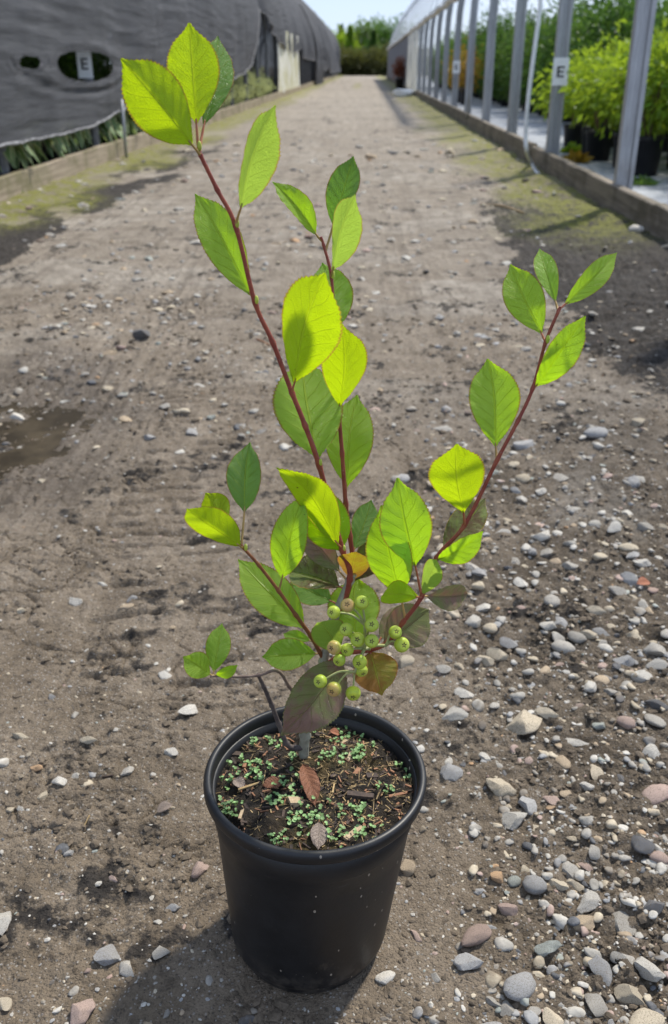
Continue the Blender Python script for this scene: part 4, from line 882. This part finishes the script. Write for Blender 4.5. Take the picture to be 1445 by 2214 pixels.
# ---- branches
def PX(a, b, Y): return onY(a, b, Y)
Ys = .715
BR = {  # (px, py, Y) from base to tip, radii in metres
 'trunk': ([(656, 1648, .717), (660, 1590, .712), (675, 1530, .706), (690, 1470, .700), (700, 1430, .698), (722, 1340, .697), (757, 1255, .697), (762, 1242, .697)], .0068, .0042),
 'A': ([(722, 1345, .697), (757, 1252, .695), (741, 1190, .692), (722, 1125, .690), (690, 1005, .686), (660, 920, .684), (632, 850, .682), (590, 740, .678), (552, 655, .675), (510, 490, .668), (470, 410, .664), (434, 336, .660), (428, 322, .66)], .0036, .0017),
 'B': ([(722, 1360, .700), (762, 1245, .712), (757, 1160, .718), (748, 1090, .720), (740, 980, .724), (734, 905, .726), (727, 800, .728), (722, 700, .730), (717, 600, .732), (700, 530, .735), (694, 512, .735)], .0032, .0013),
 'C': ([(692, 1450, .699), (740, 1415, .690), (800, 1405, .676), (840, 1388, .668), (872, 1345, .664), (912, 1290, .662), (945, 1205, .664), (1005, 1135, .668), (1075, 995, .672), (1120, 910, .674), (1152, 840, .676), (1180, 740, .678), (1208, 672, .680), (1212, 664, .680)], .0032, .0014),
 'D': ([(700, 1425, .698), (672, 1375, .690), (640, 1330, .684), (603, 1278, .678), (560, 1222, .672), (522, 1180, .668), (518, 1174, .667)], .0028, .0014),
 'E': ([(662, 1612, .714), (640, 1618, .709), (620, 1608, .703), (603, 1565, .698), (588, 1525, .695), (571, 1485, .693), (558, 1458, .692)], .0042, .0022),
 'F': ([(672, 1560, .709), (650, 1520, .700), (625, 1483, .694), (600, 1450, .690), (560, 1460, .691), (520, 1463, .690), (480, 1462, .688), (455, 1462, .686)], .0026, .0014)}
M_trunk2 = bark_material('grey_stem_bark', (.22, .21, .16), (.36, .35, .27), .7); M_red_st = bark_material('red_shoot', (.20, .036, .028), (.31, .075, .045), .4); M_brown_st = bark_material('brown_shoot', (.16, .055, .022), (.25, .10, .04), .45); M_dead = bark_material('dead_stem', (.055, .042, .04), (.13, .105, .095), .7)
BM = {'trunk': M_trunk2, 'A': M_red_st, 'B': M_red_st, 'C': M_red_st, 'D': M_brown_st, 'E': M_dead, 'F': bark_material('grey_brown_twig', (.12, .08, .065), (.22, .16, .13), .6)}
B3 = {}
for k, (pts, r0, r1) in BR.items():
    P = np.array([PX(*q) for q in pts]); 
    if k == 'trunk': P[0] = [P[0][0], P[0][1], SOIL_Z-.012]
    if k in ('E',): P[0] = lerp(P[0], P[1], .0)
    c = catmull(P, 8); B3[k] = (np.array([(a, b) for a, b, _ in pts], float), P, c)
    s = np.linspace(0, 1, len(c)); rad = .76*lerp(r0, r1, s**.8)*(1+.05*noise(s*40, s*0, 3))
    nodes = np.arange(len(c)) % 8 == 0; rad = rad*np.where(nodes, 1.32, 1.0)
    obj('stem' if k == 'trunk' else 'branch', MB().tube(c, rad, 12).mesh('branch', BM[k]), shrub)
def proj(P): r = P-CAM; z = r@_fw; return np.array([CX+FPX*(r@_rt)/z, CY-FPX*(r@_up)/z])
def attach(br, px, py):
    c = B3[br][2]; d = [np.hypot(*(proj(q)-[px, py])) for q in c]; return c[int(np.argmin(d))]
def leaf_mesh(base, tip, W, n_ad, fold, arch_, mat, wid=.56, tipk=1., twist=0., nr=61, nc=13, ripple=1., seed=0, curl=0.):
    L = np.linalg.norm(tip-base); t = (tip-base)/L; n = n_ad - t*(n_ad@t); n /= np.linalg.norm(n); b = np.cross(t, n)
    s = np.linspace(0, 1, nr); u = np.linspace(-1, 1, nc); S, U = np.meshgrid(s, u, indexing='ij')
    ex = math.log(.5)/math.log(wid); g = np.sin(math.pi*np.clip(S, 0, 1)**ex); w = g**.82
    w = w*(1-.30*np.exp(-((S-.03)/.06)**2)) ; w = np.where(S > .80, w*(1-.45*sstep(.80, .985, S)*tipk), w); w = np.maximum(w, .012)
    tooth = (np.arange(nr) % 2)[:, None]*np.ones((1, nc)); edge = np.abs(U) > .99
    w = np.where(edge, w*(1+.042*tooth*sstep(.15, .35, S)) , w)
    S2 = np.where(edge, S + .010*tooth, S)
    hw = W/2*w; f = R(fold)*(.55+.45*np.sin(math.pi*np.clip(S, .02, 1)**.7))
    au = np.abs(U); lift = hw*au*np.sin(f)*(1-.28*au)
    rp = ripple*(.016*np.sin((S*7.5-au*1.6)*2*math.pi)*au*(1-.4*au) + .034*noise(S*4+seed, U*1.3+seed*2, seed % 30)*au)*W
    z = lift + rp + arch_*L*np.sin(math.pi*S)**1 - curl*L*S**3
    tw = R(twist)*(S-.5); bx = U*hw*np.cos(f); 
    cb, sb = np.cos(tw), np.sin(tw); x2 = bx*cb - (lift+rp)*sb; z2 = bx*sb + (lift+rp)*cb + (z-lift-rp)
    bow_ = (((seed*37) % 100)/100-.5)*.10; P = base + S2[..., None]*L*t + (x2 + bow_*L*np.sin(math.pi*S)*(.3+.7*S))[..., None]*b + z2[..., None]*n
    uv = np.stack([(U+1)/2, S], -1).reshape(-1, 2)
    F = grid_faces(nr, nc); 
    me = mesh_np('leaf', P.reshape(-1, 3), F[:, ::-1], [mat], True, uv=uv); return me
LS = [ # branch, attach px, tip px, width px, roll, fold, arch, dy of tip, side(+1 upper face to the camera), material, petiole fraction, widest
 ('A',432,336,262,127,128,10,22,-.03,-.035,-1,'yellow',.12,.50),
 ('A',430,326,410,50,112,-5,20,-.02,.025,-1,'yellow',.20,.56),
 ('A',434,330,478,73,72,25,30,.02,.045,1,'dark',.22,.55),
 ('A',512,488,597,228,80,-38,38,-.06,-.02,-1,'pale',.16,.52),
 ('A',551,656,418,415,88,-8,18,.03,.04,1,'lime',.05,.52),
 ('A',634,852,712,585,142,-24,28,-.05,-.03,-1,'yellow',.09,.56),
 ('A',688,1000,655,773,146,10,10,.03,.045,1,'lime',.05,.50),
 ('A',741,1185,597,1013,74,-30,24,.08,-.06,-1,'yellow',.06,.45),
 ('A',748,1205,672,1050,100,20,14,.03,.02,-1,'lime',.10,.42),
 ('A',752,1260,655,1135,60,-12,22,.03,.035,1,'purple',.20,.52),
 ('A',752,1272,622,1232,84,28,40,.05,.02,1,'mottled',.12,.52),
 ('A',740,1310,626,1256,66,10,16,.0,.03,1,'dark',.16,.50),
 ('B',762,1262,770,1193,70,0,20,.0,-.015,-1,'autumn',.10,.50),
 ('B',757,1205,803,1081,60,15,24,.0,.03,1,'dark',.08,.55),
 ('B',762,1270,852,1128,74,0,22,.03,.03,1,'mottled',.10,.52),
 ('C',772,1410,770,1245,112,0,10,.02,.02,1,'lime',.08,.56),
 ('C',740,1412,683,1338,74,-8,12,.04,-.02,-1,'pale',.12,.46),
 ('D',694,1416,566,1418,70,15,22,.04,.0,1,'green',.06,.52),
 ('C',752,1412,611,1592,112,-20,18,.05,-.055,1,'purple',.08,.48),
 ('C',800,1402,826,1502,98,0,16,.03,-.03,1,'autumn',.04,.46),
 ('C',815,1398,928,1318,98,10,16,.04,.02,1,'purple',.10,.55),
 ('C',912,1292,1014,1285,56,20,22,.03,.045,1,'purple',.10,.52),
 ('C',812,1400,862,1308,40,0,20,.0,.03,1,'purple',.2,.5),
 ('D',524,1182,399,1088,74,-24,30,.03,-.045,-1,'yellow',.06,.42),
 ('D',521,1176,444,1066,66,10,18,.05,.03,-1,'yellow',.40,.50),
 ('D',522,1180,540,956,76,-14,26,.02,.04,1,'dark',.32,.50),
 ('D',603,1278,653,1073,78,-6,20,.02,-.012,1,'lime',.12,.50),
 ('D',664,1362,514,1207,92,4,16,.03,.03,1,'lime',.03,.48),
 ('D',680,1388,608,1366,26,20,26,.0,.03,1,'green',.10,.5),
 ('B',696,522,590,392,50,30,42,.05,.0,1,'lime',.12,.48),
 ('B',704,545,763,336,66,-16,30,.02,.02,1,'dark',.26,.52),
 ('B',717,605,772,420,70,-34,36,-.05,-.025,-1,'pale',.10,.52),
 ('B',721,722,697,566,98,6,14,.03,.03,1,'green',.04,.48),
 ('B',735,908,738,700,98,4,22,-.05,-.03,-1,'yellow',.14,.56),
 ('B',747,1075,772,851,104,-4,16,.03,.03,1,'lime',.10,.52),
 ('C',912,1290,861,1036,110,4,14,.05,-.01,1,'lime',.26,.54),
 ('C',876,1340,824,1098,96,-10,16,.04,-.005,1,'lime',.22,.50),
 ('C',912,1292,822,1288,52,-26,28,.06,-.03,-1,'yellow',.10,.48),
 ('C',914,1287,946,1208,46,-20,20,.03,-.02,-1,'pale',.05,.55),
 ('C',940,1217,1044,1152,52,30,38,.06,-.02,1,'lime',.06,.52),
 ('C',948,1200,1050,1076,70,-5,18,.02,.04,1,'mottled',.06,.52),
 ('C',1001,1140,987,954,118,2,16,-.06,-.03,-1,'yellow',.16,.60),
 ('C',1076,994,1054,775,108,4,16,.03,.02,1,'lime',.12,.54),
 ('C',1150,845,1268,688,70,20,44,.05,-.01,1,'lime',.08,.52),
 ('C',1179,745,1104,572,84,4,18,.03,.02,1,'lime',.10,.52),
 ('C',1208,674,1167,535,48,10,26,.02,.025,1,'green',.12,.56),
 ('C',1211,672,1339,545,52,14,24,.04,.01,1,'lime',.10,.50),
 ('F',462,1462,480,1348,54,0,18,.02,.012,1,'green',.06,.54),
 ('F',460,1462,397,1420,58,8,16,.04,-.01,1,'lime',.06,.56),
 ('F',463,1462,514,1438,26,20,34,.06,-.012,1,'lime',.06,.55)]
M_pet = bark_material('petiole', (.30, .20, .06), (.42, .26, .09), .5)
M_petr = bark_material('red_petiole', (.34, .09, .05), (.42, .16, .08), .45)
for i, (br, ax, ay, tx, ty, wp, roll, fold, ar, dy, side, mt, pf, wid) in enumerate(LS):
    A = attach(br, ax, ay); dy = dy + (.016 if side > 0 and mt in ('green', 'lime') and dy > 0 else -.018 if side < 0 else 0.); T = onY(tx, ty, A[1]+dy); dep = float(((A+T)/2-CAM)@_fw)
    t_ = (T-A); L = np.linalg.norm(t_); t_ = t_/L; vw = (A+T)/2-CAM; vw /= np.linalg.norm(vw)
    n0 = -vw + t_*(vw@t_); n0 /= np.linalg.norm(n0); b0 = np.cross(t_, n0); rr_ = R(roll)
    n = n0*math.cos(rr_)+b0*math.sin(rr_); ff = R(fold)*.85
    k = .5*(max(math.cos(ff-rr_), .05)+max(math.cos(ff+rr_), .05)); W = wp*dep/FPX/k
    base = A+t_*L*pf - n*side*L*.012
    me = leaf_mesh(base, T, W, n*side, fold, ar, LEAF[mt], wid, seed=i*3+1, ripple=1.2 if side > 0 else .8, twist=rng.uniform(-24, 24), curl=rng.uniform(-.01, .07))
    o = obj('leaf', me, shrub)
    if mt == 'purple': o['label'] = 'purple brown older leaf'
    pc = catmull([A, lerp(A, base, .5)-n*side*.0006, base, base+t_*L*.06], 5); obj('petiole', MB().tube(pc, np.linspace(.0011, .0006, len(pc)), 7).mesh('petiole', M_petr if br in ('A', 'C') and i % 3 else M_pet), o)
# buds in the leaf axils
M_bud = simple('bud_green', (.40, .46, .06), .5, .15, 60)
for br, a, b in (('A', 436, 322), ('A', 506, 484), ('A', 556, 655), ('A', 738, 1188), ('B', 719, 596), ('C', 1180, 738), ('D', 531, 1190), ('A', 692, 1008)):
    p = attach(br, a, b); V, F = ICO[2]; V = V*[.0016, .0016, .0034]+p+[.0012, -.0012, .0025]; obj('bud', mesh_np('bud', V, F, [M_bud]), shrub)
# ---- berries
def berry_mesh(mat):
    n, m_ = 20, 14; V = []
    for i in range(m_+1):
        th_ = math.pi*i/m_; r = math.sin(th_); z = math.cos(th_)
        if z > .6: z -= .34*((z-.6)/.4)**1.6
        if z < -.8: z += .1*((-.8-z)/.2)
        for k in range(n): V.append([max(r, .004)*math.cos(k*2*math.pi/n), max(r, .004)*math.sin(k*2*math.pi/n), z*.96])
    F = [[i*n+k, (i+1)*n+k, (i+1)*n+(k+1) % n, i*n+(k+1) % n] for i in range(m_) for k in range(n)]
    return MB().add(V, F).mesh('berry', mat)
def berry_mat(name, c1, c2):
    t = NT(name); v = t.objc(); z = t.n('SeparateXYZ', {0: v}).outputs[2]; n = t.noise(3, 4, .6, v); n2 = t.noise(22, 3, .6, v)
    c = t.mix(t.ramp(t.math('ADD', z, t.math('MULTIPLY', n, .8)), .0, 1.4), c1, c2); c = t.mix(t.math('MULTIPLY', t.ramp(n2, .62, .7), .4), c, (.45, .50, .25))
    t.P(color=c, rough=.40, spec=.32); t.p.inputs['Subsurface Weight'].default_value = .25; t.p.inputs['Subsurface Radius'].default_value = (.4, .6, .1); t.p.inputs['Subsurface Scale'].default_value = .5; return t.m
BMS = [berry_mesh(berry_mat('berry_green', (.27, .42, .025), (.40, .52, .05))), berry_mesh(berry_mat('berry_blush', (.30, .38, .04), (.46, .24, .10)))]
M_cal = simple('calyx', (.07, .045, .025), .8, .3, 40)
V = [[0, 0, .0]]; 
for k in range(10): r = .44 if k % 2 == 0 else .17; V.append([r*math.cos(k*math.pi/5), r*math.sin(k*math.pi/5), .10 if k % 2 == 0 else .02])
CAL = mesh_np('calyx', V, np.array([[0, k+1, (k+1) % 10+1] for k in range(10)]), [M_cal], False)
J = {'a': PX(790, 1352, .640), 'b': PX(788, 1404, .652), 'c': PX(768, 1452, .640), 'd': PX(835, 1396, .665)}
BER = [(722,1324,'a',0,-.5,.1,14),(752,1309,'a',1,-.1,.4,15),(783,1303,'a',0,.1,.5,15),(749,1361,'b',0,-.4,.2,14),(804,1351,'b',0,0.,.3,15),(774,1383,'b',0,-.1,.2,15.5),(804,1386,'b',0,.0,.1,14.5),(855,1367,'d',0,.3,.4,14),(869,1394,'d',0,.4,.1,16),
       (723,1400,'b',1,-.6,0.,15),(751,1405,'b',0,-.3,-.2,13.5),(734,1427,'b',0,-.4,-.4,13),(778,1431,'b',0,-.2,-.2,15),(782,1450,'c',0,.3,-.6,13),(693,1473,'c',0,-.4,0.,14),(722,1490,'c',1,-.3,-.3,15.5),(764,1499,'c',0,0.,-.5,15.5)]
M_ped = bark_material('pedicel', (.30, .33, .12), (.42, .42, .20), .5)
for i, (a, b, j, kind, dx, dz, rp) in enumerate(BER):
    Yb = .632+rng.uniform(-.006, .006) + (.02 if j == 'd' else 0) + (.014 if (a, b) == (782, 1450) else 0); p = PX(a, b, Yb); dep = float((p-CAM)@_fw); r = 1.06*rp*dep/FPX
    d = Vector((dx, -.75, dz+.35)).normalized(); o = obj('berry', BMS[kind], shrub, p); o.scale = (r, r, r); o.rotation_euler = d.to_track_quat('Z', 'Y').to_euler()
    c = obj('calyx', CAL, o); c.location = (0, 0, .62)
    if kind: o['label'] = 'reddish blushed berry'
    q = J[j]; back = p-np.array(d)*r*.9; pc = catmull([q, lerp(q, back, .5)+[0, .003, .002], back], 6); obj('stalk', MB().tube(pc, np.linspace(.0011, .0008, len(pc)), 6).mesh('stalk', M_ped), shrub)
for a, b in ((J['a'], J['b']), (J['b'], J['d']), (J['b'], J['c']), (J['d'], attach('C', 846, 1384)), (J['b'], attach('C', 800, 1405))):
    pc = catmull([a, lerp(a, b, .5)+[0, 0, .002], b], 6); obj('stalk', MB().tube(pc, .0014, 7).mesh('stalk', M_ped), shrub)
# ---- fallen leaves on the soil
def dead_mat(name, c1, c2): return leaf_material(name, c1, c2, tuple(x*.8 for x in c2), edge=c1, tmix=.15, vein=tuple(x*1.3 for x in c2), gloss=.5)
DM = [dead_mat('dead_brown', (.17, .062, .038), (.26, .12, .07)), dead_mat('dead_grey', (.20, .15, .13), (.30, .24, .20)), dead_mat('dead_red', (.32, .10, .06), (.40, .17, .1))]
for bx, by, tx, ty, w, f_, mt, up, lab in ((655, 1668, 682, 1748, 48, 35, 0, .009, 'curled russet dead leaf lying on the soil'), (612, 1692, 568, 1705, 34, 25, 0, .004, 'small brown dead leaf left of the russet one'), (690, 1788, 688, 1838, 38, 20, 1, .003, 'grey shrivelled leaf against the front of the pot'), (712, 1588, 735, 1585, 22, 30, 2, .004, 'scrap of red leaf behind the stem'), (505, 1690, 530, 1705, 30, 30, 1, .003, 'dark crumpled leaf scrap at the left of the soil')):
    a = on_soil(bx, by)+[0, 0, up]; b = on_soil(tx, ty)+[0, 0, .002]; W = w*.86/FPX
    tag(obj('dead_leaf', leaf_mesh(a, b, W, np.array([.1, -.25, 1.]), f_, .06, DM[mt], .5, seed=int(bx), ripple=2.5)), lab, 'dead leaf')
# ---- litter on the road
def twig(pts, r, mat, name, lab, cat):
    P = [onZ(a, b) for a, b in pts]; P = np.array([[p[0], p[1], float(height(p[0], p[1]))+r*.9] for p in P]); tag(obj(name, MB().tube(catmull(P, 5), r, 6).mesh(name, mat)), lab, cat)
twig([(1040, 438), (1085, 448), (1132, 462)], .006, M_straw, 'dry_stalk', 'long dry yellow stalk lying across the muddy rut', 'stalk')
twig([(556, 733), (585, 747)], .0028, M_red, 'twig', 'short reddish twig behind the long left branch', 'twig')
twig([(182, 1794), (196, 1776)], .0009, M_straw, 'straw', 'tiny yellow straw on the bare mud', 'straw')
twig([(205, 1678), (228, 1684), (246, 1683)], .0013, M_bark, 'dark_twig', 'small dark twig pressed into the bare mud', 'twig')
p = onZ(1390, 1272); 
tag(obj('dead_leaf', leaf_mesh(np.array([p[0]-.013, p[1]-.004, height(p[0], p[1])+.008]), np.array([p[0]+.014, p[1]+.008, height(p[0], p[1])+.005]), .02, np.array([0, -.4, 1.]), 25, .05, DM[2], .5)), 'red brown dead leaf scrap between the pebbles', 'dead leaf')
p = onZ(357, 1757); 
tag(obj('dead_leaf', leaf_mesh(np.array([p[0]-.008, p[1]-.007, height(p[0], p[1])+.004]), np.array([p[0]+.009, p[1]+.006, height(p[0], p[1])+.006]), .014, np.array([0, -.2, 1.]), 25, .08, DM[1], .5)), 'pale dead leaf scrap on bare mud left of the pot', 'dead leaf')
